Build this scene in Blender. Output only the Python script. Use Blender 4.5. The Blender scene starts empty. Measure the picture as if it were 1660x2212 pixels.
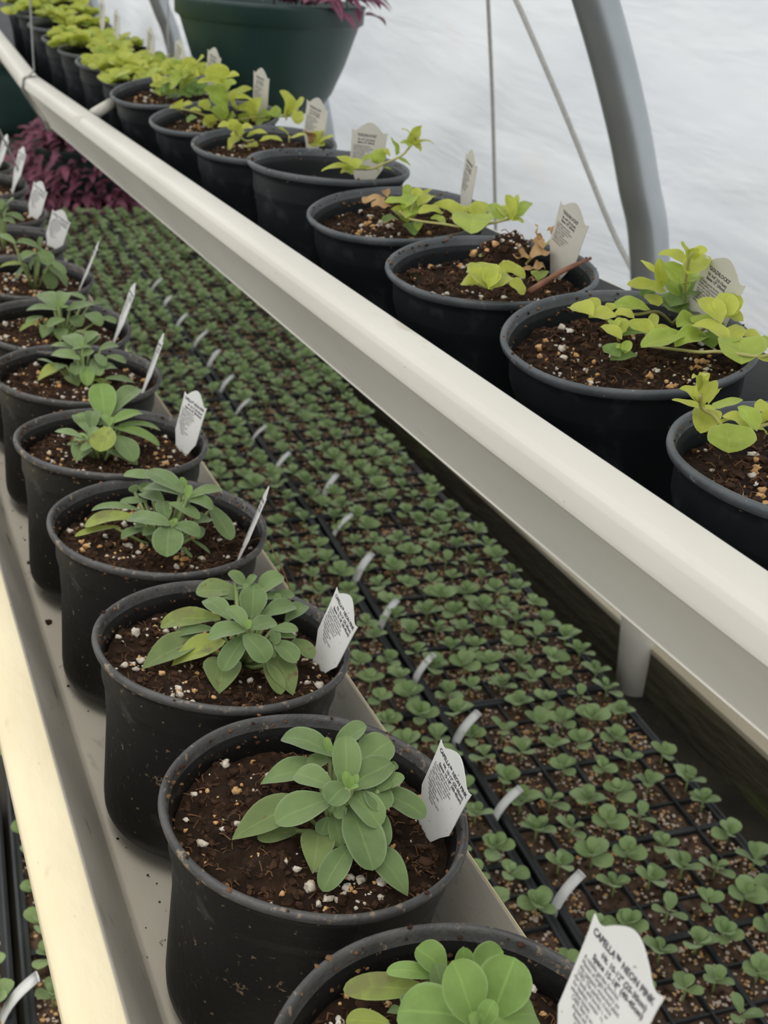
import bpy, math, random, json
from mathutils import Vector, Matrix, noise
import numpy as np
random.seed(7)
sc = bpy.context.scene
col = sc.collection
PI = math.pi
BAKE = json.loads('''{"pots":{"A":[0.1912,0.2844,-0.0,-0.0,-0.0],"B":[0.1928,0.4625,-0.0033,-0.0824,0.0145],"C":[0.1911,0.63,-0.0011,-0.0811,-0.0237],"D":[0.1907,0.8016,-0.0015,-0.0572,0.0072],"E":[0.1884,0.9604,0.0018,-0.0557,-0.033],"F":[0.1909,1.1393,0.0001,-0.0464,0.0185],"G":[0.1931,1.2861,0.0025,-0.042,0.0605],"H":[0.1912,1.49,0.0007,-0.038,0.0401],"I":[0.1912,1.6728,0.0,0.0,0.0003],"J":[0.1911,1.8421,0.0002,0.0011,0.0155],"K":[0.1911,2.0333,0.0006,0.0016,0.0438],"R1":[0.4492,0.423,0.1872,0.0051,-0.0037],"R2":[0.4543,0.6167,0.1896,0.1173,0.0581],"R3":[0.4516,0.8,0.1868,0.0671,0.0395],"R4":[0.4549,0.9869,0.1873,0.0885,0.0456],"R5":[0.4517,1.1544,0.1982,-0.0102,0.0046],"R6":[0.4426,1.3357,0.1875,0.0628,0.0532],"R7":[0.4407,1.5334,0.1857,0.124,0.0625],"R8":[0.4311,1.7239,0.1918,0.1388,0.0874],"R9":[0.452,1.915,0.186,0.05,0.06],"L":[0.1912,2.2053,0,-0.03,0],"M":[0.1912,2.3773,0,-0.03,0],"R10":[0.449,2.085,0.187,0.04,0.05],"R11":[0.449,2.257,0.187,0.04,0.05],"R12":[0.449,2.429,0.1883,0.04,0.05],"R13":[0.449,2.601,0.196,0.04,0.05],"R14":[0.449,2.773,0.2038,0.04,0.05],"R15":[0.449,2.945,0.2115,0.04,0.05]},"plants":{"A":[[[4,7,22,-1,19,42,17,2],[15,8,20,27,17,36,19,2],[21,36,12,31,32,24,13,2],[13,33,20,13,35,30,7,2],[8,41,12,0,51,18,12,2],[4,41,10,-13,51,9,7,2],[-1,42,3,-29,58,-3,11,1],[4,32,10,3,39,20,8,0],[4,35,4,2,43,6,11,0],[4,9,18,-18,27,12,19,2],[-11,36,2,-7,39,4,7,0],[5,1,24,11,4,32,7,2],[11,5,19,33,5,14,16,2],[32,16,6,40,15,3,8,0],[-19,38,-6,-32,48,-10,8,1],[-11,39,-4,-14,45,-8,4,0],[2,0,26,-1,2,31,5,2],[3,1,26,4,1,31,4,2],[3,4,18,-11,-6,4,20,2],[7,3,16,13,-13,2,20,2],[-1,11,12,-26,17,0,17,2],[18,4,10,40,-2,-2,15,0],[8,6,10,3,-8,-8,19,0],[8,15,4,-18,10,-12,17,0]],[]],"B":[[[12,-9,15,17,8,33,13,0],[13,-10,15,37,-8,23,15,0],[10,-13,19,-1,-18,15,13,0],[5,-3,12,-8,12,12,13,0],[2,-9,8,-26,-12,4,16,0],[13,-13,12,21,-33,6,14,0],[12,-18,6,11,-50,-4,18,0],[25,-20,6,20,-42,0,10,0],[26,-11,15,25,-28,11,13,0],[29,-14,12,47,-32,5,13,0],[27,-17,15,38,-10,23,5,0],[27,-17,15,41,-16,20,7,0],[27,-18,16,34,-18,19,5,0],[27,10,10,46,13,20,18,0],[21,28,10,35,22,26,12,0],[26,25,16,36,22,20,4,0],[14,20,14,-5,41,14,13,0],[15,22,10,2,21,8,8,0],[14,20,14,14,27,20,4,2],[9,23,2,-20,31,-6,14,0],[-10,3,0,-46,-2,-12,17,3],[-14,-6,-10,-34,-5,-16,9,3],[-4,-14,-8,-15,-35,-17,15,3],[5,-33,-5,-14,-48,-17,12,0],[18,-38,-5,26,-61,-17,14,0],[5,-12,0,3,-26,-8,9,0],[9,-17,8,3,-18,5,7,0],[3,-12,9,1,-16,7,3,0],[10,-15,20,10,-10,26,4,2],[11,-16,20,12,-14,26,3,2],[12,-17,20,16,-13,25,3,2],[11,-17,20,14,-20,23,3,2],[1,-13,0,-4,-17,-6,7,0],[44,3,10,47,3,12,5,0]],[]],"C":[[[7,-23,20,0,-7,26,9,0],[9,-25,20,26,-22,20,11,0],[17,-4,16,21,7,30,15,0],[3,2,13,-6,22,16,12,0],[6,-23,18,-14,-16,12,13,0],[6,-27,16,14,-42,6,15,0],[6,-22,12,-11,-35,0,12,0],[26,-2,13,47,0,15,12,0],[41,-5,9,56,4,12,10,0],[28,-15,10,42,-20,10,8,0],[29,-18,6,40,-22,6,5,0],[28,-14,10,26,-26,6,6,0],[27,-23,5,34,-40,0,12,0],[22,-26,3,23,-31,0,4,0],[33,29,12,49,32,20,13,0],[34,24,10,53,19,12,8,0],[41,17,10,43,21,14,4,0],[24,33,16,14,39,24,9,0],[25,31,17,31,33,23,5,0],[17,31,16,32,29,17,4,0],[19,39,16,24,31,17,4,0],[19,40,9,-5,47,8,16,3],[20,30,8,7,39,8,9,3],[-1,18,3,-33,29,-3,15,1],[-5,10,0,-29,15,-4,8,0],[-17,8,-3,-54,-7,-13,18,3],[-4,-6,0,-35,-7,-10,16,1],[-6,-18,-5,-16,-43,-16,20,3],[26,-26,-4,28,-53,-16,16,3],[18,-31,-5,21,-51,-17,9,3],[42,-17,0,48,-33,-4,10,3],[7,-26,21,8,-22,25,4,2],[7,-26,21,9,-26,24,3,2]],[]],"D":[[[14,-9,28,-3,23,32,14,0],[4,31,22,-17,42,22,10,0],[14,-10,26,-5,20,20,14,0],[23,-11,26,45,-9,26,9,0],[19,-17,26,30,-15,27,4,0],[15,-16,25,34,-23,18,12,0],[6,-13,20,22,-29,14,9,0],[16,-21,28,19,-15,35,5,2],[19,-5,28,17,2,34,4,2],[2,2,15,-8,23,14,12,0],[1,37,15,-7,31,12,7,0],[-2,-29,12,-24,-5,8,14,0],[0,-29,10,-8,-54,0,19,0],[4,-30,10,19,-41,6,12,0],[0,-19,12,2,0,16,11,0],[21,-26,9,33,-20,8,11,0],[41,0,6,48,-26,-8,12,0],[-7,19,9,-24,25,8,7,0],[-9,45,5,-11,48,9,8,0],[-15,13,5,-45,25,3,7,0],[-19,4,3,-53,10,-2,12,1],[-33,5,-3,-61,10,-9,6,1],[-16,-11,0,-31,-10,-5,8,0],[-6,-18,2,-17,-18,0,8,0],[-15,-10,3,-21,-7,1,5,0],[17,-24,-5,30,-31,-15,3,0],[7,-28,-8,15,-36,-16,3,0],[26,-17,0,22,-29,-3,8,0],[3,-32,13,5,-31,17,4,2],[2,-32,13,1,-30,16,3,2]],[]],"E":[[[-4,13,15,-2,39,35,20,2],[6,21,16,33,43,26,16,0],[-1,-5,16,26,7,18,11,2],[8,-2,12,41,4,2,8,2],[2,-4,10,35,-16,-3,11,2],[-8,-16,16,-18,-37,6,18,1],[2,-10,4,9,-37,-6,16,0],[-8,-21,-3,13,-31,-12,10,0],[-18,-1,10,-13,18,19,11,0],[-22,7,8,-27,21,16,12,0],[-22,-7,10,-27,7,14,6,0],[-29,-5,6,-45,17,4,8,0],[-23,-13,9,-14,-4,13,6,0],[-25,-17,10,-30,-9,11,3,2],[-21,-13,6,-35,-6,4,4,0],[-28,-4,0,-39,0,-2,4,0],[-20,-20,4,-31,-19,0,8,0],[-25,-7,-3,-35,-18,-13,15,0],[0,22,10,-9,13,8,5,0],[-5,-11,16,-7,10,19,5,2],[-5,-12,17,-2,-5,22,4,2]],[]],"F":[[[4,10,20,-3,34,26,16,0],[-1,23,16,-19,36,15,7,0],[-2,7,20,15,13,19,8,0],[12,28,18,26,39,26,10,0],[18,28,17,29,36,22,8,0],[26,16,15,44,21,16,10,0],[0,1,12,-21,18,12,14,0],[31,7,10,47,1,5,9,0],[-11,4,5,-22,3,3,7,0],[-14,19,0,-37,9,-10,13,1],[-20,16,2,-33,40,0,3,0],[3,9,6,-4,-9,0,12,0],[9,-1,3,5,-20,-8,12,2],[-6,10,-8,-2,-7,-16,15,3],[17,11,6,18,-16,0,11,0],[21,-8,3,37,-1,1,11,0],[26,-17,-4,52,-11,-12,10,0],[14,-10,-7,27,-16,-15,8,1],[6,3,14,16,7,18,10,0],[20,10,12,24,-9,7,9,0],[6,6,22,7,5,28,4,2]],[]],"G":[[[2,12,16,-5,43,22,18,0],[7,4,18,17,26,26,14,0],[0,2,15,-26,20,10,10,0],[5,0,17,15,0,18,4,2],[17,6,13,45,27,12,13,0],[41,47,12,28,62,15,7,0],[8,-7,6,-9,-6,0,12,0],[-12,17,3,-29,8,0,8,0],[-18,6,0,-37,0,-6,6,1],[35,7,6,46,-15,0,14,0],[50,1,3,64,-8,0,9,0],[44,35,8,63,41,7,6,0],[-5,6,-4,-15,-7,-14,13,0],[6,-5,-5,2,-17,-14,13,0],[19,-22,-3,32,-24,-8,7,3],[18,9,2,28,1,-4,17,0],[4,-1,19,6,0,25,5,2]],[]],"H":[[[14,-25,38,-10,-22,46,12,0],[21,4,32,23,1,45,12,0],[16,-26,36,24,-34,22,17,0],[12,-7,28,-7,-8,19,13,0],[30,-4,17,44,-21,6,9,0],[-2,-4,14,-28,6,9,8,1],[1,-4,12,-12,1,-3,11,0],[27,-2,9,47,-6,-13,15,0],[11,-15,24,5,-12,10,9,0],[23,-2,5,30,-13,-14,15,0],[-13,-16,44,-27,-3,51,9,0]],[]],"I":[[[-2,-8,33,11,-21,58,13,0],[3,16,34,-6,19,49,15,0],[2,-2,33,22,-10,27,12,0],[-4,-19,30,9,-24,27,11,0],[-6,-3,34,4,-19,47,12,0],[-8,11,23,0,13,16,13,0]],[]],"R2":[[[35,-3,50,28,-2,60,7,4],[39,-1,50,47,-3,56,8,4],[39,-1,50,36,-6,57,6,4],[37,-4,42,57,8,48,11,4],[50,17,40,34,25,45,9,4],[42,6,32,35,19,40,13,5],[42,6,32,65,17,33,10,5],[47,14,22,44,29,28,14,5],[39,25,25,38,31,40,7,4],[40,31,30,29,37,38,5,4],[42,28,20,23,38,22,11,4],[48,11,22,71,19,23,13,7],[49,14,10,46,33,14,17,7],[49,11,10,64,15,10,14,7],[26,21,10,7,30,9,11,5],[33,18,14,36,33,16,8,4],[-20,17,10,-25,32,10,11,4],[-11,27,10,-8,32,16,7,4],[-3,15,9,-18,18,8,10,4],[1,25,10,3,29,13,5,4],[1,17,9,10,11,8,7,4],[-8,-2,3,-1,7,9,7,4],[-12,-8,2,-17,5,5,7,4],[-10,2,6,-7,8,8,6,5],[6,3,4,-2,4,4,7,5],[2,-19,8,-3,-5,11,10,4],[3,-19,8,20,-13,9,7,4],[10,-11,9,19,1,13,5,4],[13,-5,2,-7,0,0,6,7],[21,-25,8,-7,-29,3,12,5],[41,-15,12,26,-17,10,11,5],[35,-32,7,15,-33,3,12,5],[41,-27,14,39,-14,15,10,5],[39,-38,20,40,-16,26,11,4],[45,-34,24,52,-28,33,12,4],[47,-36,23,60,-25,31,10,4],[51,-27,20,60,-35,18,9,4],[38,-50,12,28,-30,14,9,4],[38,-53,12,54,-41,16,9,4],[42,-58,11,35,-71,4,22,5],[62,-51,10,58,-38,11,7,4],[64,-51,10,68,-58,8,8,5],[43,-77,8,53,-78,6,5,4],[-18,-17,-6,-22,-8,-3,9,7],[-12,-15,-4,-18,-15,-2,5,5],[-12,-17,-4,-8,-13,1,5,5],[-5,-17,-7,-21,-17,-9,7,7],[36,-40,4,39,-28,8,9,7],[47,-30,8,49,-19,11,10,7],[44,16,14,58,23,18,11,7],[40,35,12,34,40,15,10,7]],[[[3,12,-8],[-2,13,2],[-9,19,8],[-19,23,10]],[[23,4,-10],[23,-27,-2],[23,-46,3],[29,-55,6],[34,-66,8],[44,-76,9],[64,-71,10]],[[45,-11,2],[44,-24,12],[47,-32,20],[52,-30,25]],[[65,39,-8],[58,22,8],[44,7,30],[33,-6,50],[33,-8,56]],[[61,33,-6],[41,26,6],[21,21,7],[1,20,8]]]],"R1":[[[-58,36,20,-66,44,26,8,4],[-58,36,20,-73,16,40,8,4],[-66,31,30,-86,13,44,3,4],[-64,32,30,-82,10,46,4,4],[-51,38,20,-53,30,30,4,4],[-51,43,15,-61,54,16,4,4],[-51,43,15,-42,45,14,4,4],[-42,48,10,-51,40,3,11,4],[-36,52,10,-16,55,12,5,5],[-45,35,9,-35,36,9,2,4],[-46,26,8,-48,20,0,19,5],[-34,25,10,-41,36,12,8,4],[-33,22,11,-36,32,18,9,5],[-31,26,10,-21,26,5,8,4],[-21,35,14,-13,34,15,7,4],[-34,33,4,-27,33,4,5,5],[-17,30,10,-5,31,5,9,4],[-19,30,10,-20,23,20,8,4]],[[[-7,30,9],[-19,28,9],[-31,25,9],[-40,26,8],[-44,31,8],[-44,41,11],[-53,41,16],[-64,31,28]]]],"R3":[[[-37,-69,5,-51,-53,3,19,4],[-44,-78,8,-41,-51,16,17,4],[-46,-81,10,-38,-69,18,8,4],[-46,-83,10,-38,-78,16,7,4],[-45,-83,8,-19,-66,8,13,4],[-14,-35,6,1,-47,4,12,4],[-12,-54,3,-5,-60,-4,10,4],[53,26,14,49,24,24,9,6],[62,32,13,57,32,14,5,6],[53,15,9,50,26,12,8,6],[74,32,15,68,35,18,8,6],[38,9,3,27,16,5,10,6],[40,9,3,55,12,6,11,6],[55,18,6,50,23,7,7,6],[40,3,-4,48,1,-3,9,6],[44,6,-5,31,6,-6,4,6],[36,-12,-9,32,-7,-4,6,1],[36,-12,-9,48,-5,-5,5,1],[36,33,-4,27,29,-4,6,6],[11,29,0,2,24,1,4,1]],[[[38,16,-6],[40,12,0],[57,21,8],[73,29,15]],[[22,5,-16],[-15,-40,-2],[-36,-67,5]]]],"R4":[[[-20,-26,10,-36,-25,10,11,6],[-15,-2,12,-39,-13,11,9,6],[-10,4,12,-9,13,15,6,6],[-3,-25,12,-22,-23,13,10,5],[-7,-31,6,-17,-24,7,8,4],[-9,-14,-4,-22,-19,-5,9,7],[-4,-31,-5,-4,-46,-10,9,7],[5,-34,-2,-2,-48,-6,6,5],[4,-14,12,5,-3,23,8,5],[9,-18,14,12,-10,22,8,4],[17,-11,16,30,-2,19,4,4],[6,-31,12,24,-18,15,10,4],[8,-17,10,-3,-38,4,8,5],[16,-51,9,-2,-50,9,11,4],[35,-59,8,21,-32,12,13,4],[6,-58,6,14,-66,4,7,5],[36,-77,11,21,-103,5,26,5],[38,-65,13,39,-57,16,7,4],[42,-72,12,50,-60,20,12,4],[54,-93,13,56,-67,19,11,5],[60,-98,14,62,-73,18,9,4],[62,-97,15,65,-80,29,7,4],[64,-97,15,74,-81,29,4,4],[66,-97,15,89,-77,22,9,5],[60,-98,14,70,-102,12,7,4],[67,-93,14,84,-77,15,6,4],[-7,-18,2,-4,-29,-3,10,5],[3,-31,6,-10,-39,3,10,5],[-9,-32,10,8,-17,15,10,5]],[[[-15,-34,8],[-9,-39,3],[-3,-52,3],[9,-72,5],[19,-92,7],[40,-96,10],[63,-95,14]],[[-7,-35,2],[0,-30,13]]]],"R5":[[[-5,-73,9,-32,-68,5,7,4],[-8,-81,12,-20,-71,18,9,4],[-7,-78,10,3,-69,16,10,4],[-3,-72,8,-15,-72,4,8,4],[-3,-76,8,16,-68,8,7,4],[20,-72,15,8,-68,15,11,5],[19,-77,16,18,-78,27,11,5],[29,-80,22,22,-78,27,8,4],[39,-73,23,32,-76,36,9,5],[53,-76,30,45,-70,32,8,5],[54,-73,31,50,-79,39,5,4],[62,-70,32,62,-77,48,14,4],[55,-71,40,44,-73,45,4,4],[58,-73,31,81,-67,30,5,4],[59,-72,30,64,-75,25,8,4],[42,-71,18,53,-77,12,5,5],[25,-79,10,36,-79,6,3,5],[20,-72,8,22,-72,4,5,5],[-6,-62,6,-2,-66,2,8,5]],[[[4,-51,4],[10,-83,10],[23,-86,16],[40,-86,23],[58,-67,30],[60,-74,39]]]],"R6":[[[-38,5,13,-51,10,14,11,4],[-35,8,13,-37,10,22,11,4],[-28,23,7,-14,8,13,12,4],[-22,25,-1,-33,30,-14,15,4],[-14,15,3,4,9,7,8,4],[-4,-2,1,16,-9,2,8,4],[-15,24,-10,-7,9,-7,12,4],[28,2,7,17,2,14,5,4],[26,-13,7,37,-29,13,8,4],[48,-14,1,43,-19,14,12,6],[60,-12,2,58,-19,14,15,4],[59,-25,5,68,-35,12,9,4],[51,-19,1,59,-32,2,12,4],[-35,2,16,-29,1,6,12,4],[-20,21,6,-32,24,3,12,4]],[[[-33,15,11],[-21,10,0],[-11,5,1]],[[25,-12,1],[25,-12,9]]]],"R7":[[[-36,36,2,-49,32,3,9,4],[-36,32,2,-37,23,14,9,4],[-34,37,1,-22,30,9,11,4],[-16,12,3,-26,23,3,6,4],[-6,16,6,-14,22,13,14,4],[3,-21,13,-17,-17,32,31,5],[3,-20,42,-25,-16,41,12,4],[0,-12,46,-2,-8,62,22,4],[4,-18,46,19,-33,52,12,4],[11,-5,31,24,-8,41,18,5],[21,11,19,46,0,32,14,4],[13,-19,22,37,-33,23,9,4],[25,-3,9,6,-6,21,17,4],[31,-7,10,45,-19,6,17,4],[47,-18,1,54,-21,23,18,4],[63,-22,4,50,-19,-6,24,5],[63,-27,5,72,-41,5,18,5],[80,-38,7,71,-44,35,22,4],[80,-39,7,88,-45,11,9,4],[95,-33,6,103,-42,27,20,4],[85,-61,11,90,-66,2,15,4],[-13,-7,-2,-8,-8,-12,15,4],[0,-5,-5,-15,-4,-10,14,4],[16,11,-7,19,4,3,14,5],[-24,5,-4,-34,3,-9,9,7],[0,-1,8,8,-16,0,18,5],[22,-8,-1,13,1,-9,17,5],[30,-11,0,38,-14,-7,14,5],[2,19,25,17,15,25,21,5]],[[[11,-5,-7],[8,-4,17],[3,-1,43]],[[11,-5,-7],[42,-20,1],[80,-38,6],[92,-43,8]],[[11,-5,-7],[-22,11,2],[-40,19,5]]]],"R8":[[[27,-2,31,26,1,42,15,4],[35,-2,30,43,-14,44,17,4],[16,-8,15,3,-9,29,22,4],[19,-20,21,-1,-12,2,28,5],[27,-21,24,16,-16,29,18,4],[35,-13,10,14,-14,-5,28,5],[-3,-1,21,-9,-4,23,12,4],[4,7,7,-11,3,7,20,4],[32,-30,10,32,-33,-2,23,7],[-3,-3,-2,-12,1,-7,18,7],[41,-27,24,37,-34,32,10,4],[15,12,-7,0,11,-13,20,7],[-14,-9,13,-25,-11,10,18,4],[22,-17,12,32,-31,21,20,4],[4,0,-5,-18,15,-5,20,5],[14,-23,1,21,-31,-5,18,7],[-12,13,1,-21,22,3,13,4]],[[[18,-8,-7],[20,-10,14],[25,-12,32]],[[18,-8,-7],[-2,1,6]]]]},"tags":{"A":[[0.1535,0.2278,-0.016],[0.0184,-0.9992,0.0367],[0.2623,-0.0992,0.9599],0.1589],"B":[[0.2524,0.4462,-0.0193],[0.0275,-0.9662,-0.2564],[0.1108,-0.2519,0.9614],0.0474],"C":[[0.2493,0.6076,-0.0171],[0.0121,-0.971,-0.2389],[0.2265,-0.23,0.9464],0.0493],"D":[[0.2449,0.767,-0.0175],[-0.2612,-0.9039,0.3387],[0.4413,0.2002,0.8747],0.0464],"E":[[0.2496,0.9615,-0.0142],[0.2741,-0.9577,-0.0871],[0.2502,-0.0165,0.968],0.0472],"F":[[0.2484,1.1102,-0.0159],[-0.1397,-0.9619,0.2349],[0.3865,0.1654,0.9073],0.0541],"G":[[0.253,1.2661,-0.0135],[-0.1045,-0.9917,0.0747],[0.3614,0.0321,0.9319],0.0594],"H":[[0.2544,1.4788,-0.0153],[-0.1359,-0.9741,0.1808],[0.4212,0.1084,0.9005],0.0551],"I":[[0.2532,1.683,-0.016],[0.5008,-0.8108,-0.3029],[0.279,-0.1801,0.9433],0.0489],"J":[[0.2526,1.8554,-0.0158],[0.3803,-0.8909,-0.2482],[0.2536,-0.1577,0.9544],0.0519],"K":[[0.251,2.0531,-0.0154],[0.1601,-0.986,-0.047],[0.2871,0.0009,0.9579],0.0655],"L":[[0.2482,2.2326,-0.016],[0.1176,-0.993,-0.0115],[0.336,0.0289,0.9414],0.0558],"R2":[[0.5143,0.6243,0.1736],[0.2023,-0.9295,-0.3083],[-0.0389,-0.3222,0.9459],0.0643],"R3":[[0.5138,0.8066,0.1708],[0.1565,-0.9391,-0.306],[-0.037,-0.3152,0.9483],0.0617],"R4":[[0.519,0.9845,0.1713],[-0.1756,-0.9716,-0.1583],[-0.0305,-0.1554,0.9874],0.0651],"R5":[[0.4904,1.152,0.1822],[0.8793,-0.4744,-0.0426],[0.0365,-0.0222,0.9991],0.0484],"R6":[[0.5009,1.3415,0.1715],[0.3789,-0.9054,-0.1917],[0.0207,-0.1988,0.9798],0.059],"R7":[[0.5032,1.544,0.1697],[0.2537,-0.9589,-0.1268],[-0.026,-0.1377,0.9901],0.0673],"R8":[[0.4931,1.7364,0.1758],[0.248,-0.9475,-0.2019],[0.0069,-0.2067,0.9784],0.0661],"R9":[[0.4966,1.9382,0.17],[0.1568,-0.9433,-0.2926],[-0.0229,-0.2997,0.9538],0.0638],"R10":[[0.4915,2.1039,0.171],[0.1173,-0.9709,-0.2088],[-0.0162,-0.2121,0.9771],0.0634],"R11":[[0.4729,2.2807,0.171],[0.0749,-0.9923,-0.0983],[0.0005,-0.0986,0.9951],0.0741],"R12":[[0.482,2.4522,0.1723],[0.0781,-0.9906,-0.112],[-0.0072,-0.1129,0.9936],0.0783]},"cam":[2.5805824939311117,0.45379523902791763,0.08145100471482335,0.4404267220058258,0.4153483840162944]}''')
POTS, PLANTS, TAGS = BAKE['pots'], BAKE['plants'], BAKE['tags']

# ------------------------------------------------------------------ camera
F_PX, PITCH, ROLL, YAW, CAM_Z = BAKE['cam'][0]*1000, *BAKE['cam'][1:]
fw = Vector((math.sin(YAW)*math.cos(PITCH), math.cos(YAW)*math.cos(PITCH), -math.sin(PITCH)))
r0 = Vector((math.cos(YAW), -math.sin(YAW), 0)); u0 = r0.cross(fw)
rt = r0*math.cos(ROLL) + u0*math.sin(ROLL); up = -r0*math.sin(ROLL) + u0*math.cos(ROLL)
CAM = Vector((0, 0, CAM_Z))
cd = bpy.data.cameras.new('camera'); cam = bpy.data.objects.new('camera', cd); col.objects.link(cam)
cam.matrix_world = Matrix(((rt.x, up.x, -fw.x, 0), (rt.y, up.y, -fw.y, 0), (rt.z, up.z, -fw.z, CAM_Z), (0, 0, 0, 1)))
cd.sensor_fit = 'VERTICAL'; cd.sensor_height = 36.0; cd.lens = 36*F_PX/2212
cd.clip_start = .02; cd.clip_end = 100
cd.dof.use_dof = True; cd.dof.focus_distance = .62; cd.dof.aperture_fstop = cd.lens/1000/.0024
sc.camera = cam

def in_view(p, m=60):
    d = Vector(p) - CAM; z = d.dot(fw)
    if z < .05: return None
    x = 830 + F_PX*d.dot(rt)/z; y = 1106 - F_PX*d.dot(up)/z
    return (x, y, z) if -m < x < 1660+m and -m < y < 2212+m else None

# ------------------------------------------------------------------ helpers
class MB:
    """collects geometry for ONE mesh object; per-vertex leaf data (|across|, along, random)"""
    def __init__(s): s.v=[]; s.f=[]; s.m=[]; s.d=[]
    def add(s, verts, faces, mat=0, data=None):
        o = len(s.v); s.v += [tuple(v) for v in verts]; s.f += [tuple(i+o for i in f) for f in faces]
        s.m += [mat]*len(faces) if isinstance(mat, int) else mat
        s.d += data if data is not None else [(0, 0, 0, 1)]*len(verts)
        return s
    def box(s, c, size, mat=0, R=None):
        vs = []
        for x in (-.5, .5):
            for y in (-.5, .5):
                for z in (-.5, .5):
                    p = Vector((x*size[0], y*size[1], z*size[2]))
                    if R: p = R @ p
                    vs.append(p + Vector(c))
        return s.add(vs, [(0,1,3,2),(4,6,7,5),(0,4,5,1),(2,3,7,6),(0,2,6,4),(1,5,7,3)], mat)
    def tube(s, pts, rad, n=8, mat=0, cap=True):
        pts = [Vector(p) for p in pts]; rads = rad if isinstance(rad, (list, tuple)) else [rad]*len(pts)
        vs, fs = [], []; prev = None
        for i, p in enumerate(pts):
            t = (pts[min(i+1, len(pts)-1)] - pts[max(i-1, 0)]).normalized()
            a = prev if prev is not None else (Vector((0,0,1)) if abs(t.z) < .9 else Vector((1,0,0)))
            a = (a - t*a.dot(t)).normalized(); prev = a; b = t.cross(a)
            for k in range(n):
                an = 2*PI*k/n; vs.append(p + (a*math.cos(an) + b*math.sin(an))*rads[i])
        for i in range(len(pts)-1):
            for k in range(n):
                k2 = (k+1) % n; fs.append((i*n+k, i*n+k2, (i+1)*n+k2, (i+1)*n+k))
        if cap: fs += [tuple(range(n))[::-1], tuple((len(pts)-1)*n+k for k in range(n))]
        return s.add(vs, fs, mat)
    def lathe(s, prof, n=72, mat=0, wob=None):
        """prof: list of (radius, z[, mat])"""
        vs, fs, ms = [], [], []
        for pr in prof:
            for k in range(n):
                an = 2*PI*k/n; r = pr[0]
                if wob: r += wob(an, pr[1])
                vs.append((r*math.cos(an), r*math.sin(an), pr[1]))
        for i in range(len(prof)-1):
            for k in range(n):
                k2 = (k+1) % n; fs.append((i*n+k, i*n+k2, (i+1)*n+k2, (i+1)*n+k)); ms.append(prof[i][2] if len(prof[i]) > 2 else mat)
        return s.add(vs, fs, ms)
    def blob(s, c, r, sq=(1,1,1), seed=0, mat=0, lvl=1, rough=.35):
        V, Fc = ICO[lvl]
        off = Vector((seed*3.17, seed*1.3, seed*7.1)); a = seed*2.4; ca, sa = math.cos(a), math.sin(a); vs = []
        for v in V:
            k = 1 + rough*noise.noise(v*1.7 + off); x, y, z = v.x*sq[0]*k*r, v.y*sq[1]*k*r, v.z*sq[2]*k*r
            vs.append((c[0]+x*ca-y*sa, c[1]+x*sa+y*ca, c[2]+z))
        return s.add(vs, Fc, mat)
    def build(s, name, mats, parent=None, smooth=True, loc=None):
        me = bpy.data.meshes.new(name); me.from_pydata(s.v, [], s.f); me.update()
        for m in (mats if isinstance(mats, (list, tuple)) else [mats]): me.materials.append(m)
        me.polygons.foreach_set('material_index', s.m)
        if any(d[2] for d in s.d[::7]):
            at = me.color_attributes.new('leafdata', 'FLOAT_COLOR', 'POINT')
            at.data.foreach_set('color', [x for d in s.d for x in d])
        if smooth: me.polygons.foreach_set('use_smooth', [True]*len(s.f))
        o = bpy.data.objects.new(name, me); col.objects.link(o)
        if parent: o.parent = parent
        if loc: o.location = loc
        return o

def ico(level):
    import bmesh
    bm = bmesh.new(); bmesh.ops.create_icosphere(bm, subdivisions=level, radius=1)
    r = ([v.co.copy() for v in bm.verts], [tuple(v.index for v in f.verts) for f in bm.faces]); bm.free(); return r
ICO = {1: ico(1), 2: ico(2), 3: ico(3)}

def tag(o, label=None, cat=None, group=None, kind=None):
    if label: o['label'] = label
    if cat: o['category'] = cat
    if group: o['group'] = group
    if kind: o['kind'] = kind
    return o
def empty(name, loc=(0,0,0)):
    o = bpy.data.objects.new(name, None); o.empty_display_size = .02; o.location = loc; col.objects.link(o); return o
def child(src, parent, name=None):
    c = src.copy(); col.objects.link(c); c.parent = parent; return c

# ------------------------------------------------------------------ materials
def new_mat(name):
    m = bpy.data.materials.new(name); m.use_nodes = True
    nt = m.node_tree; nt.nodes.clear(); out = nt.nodes.new('ShaderNodeOutputMaterial'); return m, nt, out
def N(nt, t, **k):
    n = nt.nodes.new(t)
    for a, v in k.items():
        if a.startswith('i_'):
            key = a[2:]; key = int(key) if key.isdigit() else key.replace('_', ' ')
            n.inputs[key].default_value = v
        else: setattr(n, a, v)
    return n
def ramp(nt, src, stops):
    r = nt.nodes.new('ShaderNodeValToRGB'); nt.links.new(src, r.inputs[0]); e = r.color_ramp.elements
    while len(e) < len(stops): e.new(.5)
    for x, (p, c) in zip(e, stops): x.position = p; x.color = (*c, 1) if len(c) == 3 else c
    return r.outputs[0]
def mixc(nt, fac, a, b):
    n = nt.nodes.new('ShaderNodeMix'); n.data_type = 'RGBA'
    for i, v in ((0, fac), (6, a), (7, b)):
        if hasattr(v, 'links') or hasattr(v, 'is_linked'): nt.links.new(v, n.inputs[i])
        else: n.inputs[i].default_value = v if i == 0 else (*v, 1)
    return n.outputs[2]
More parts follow.
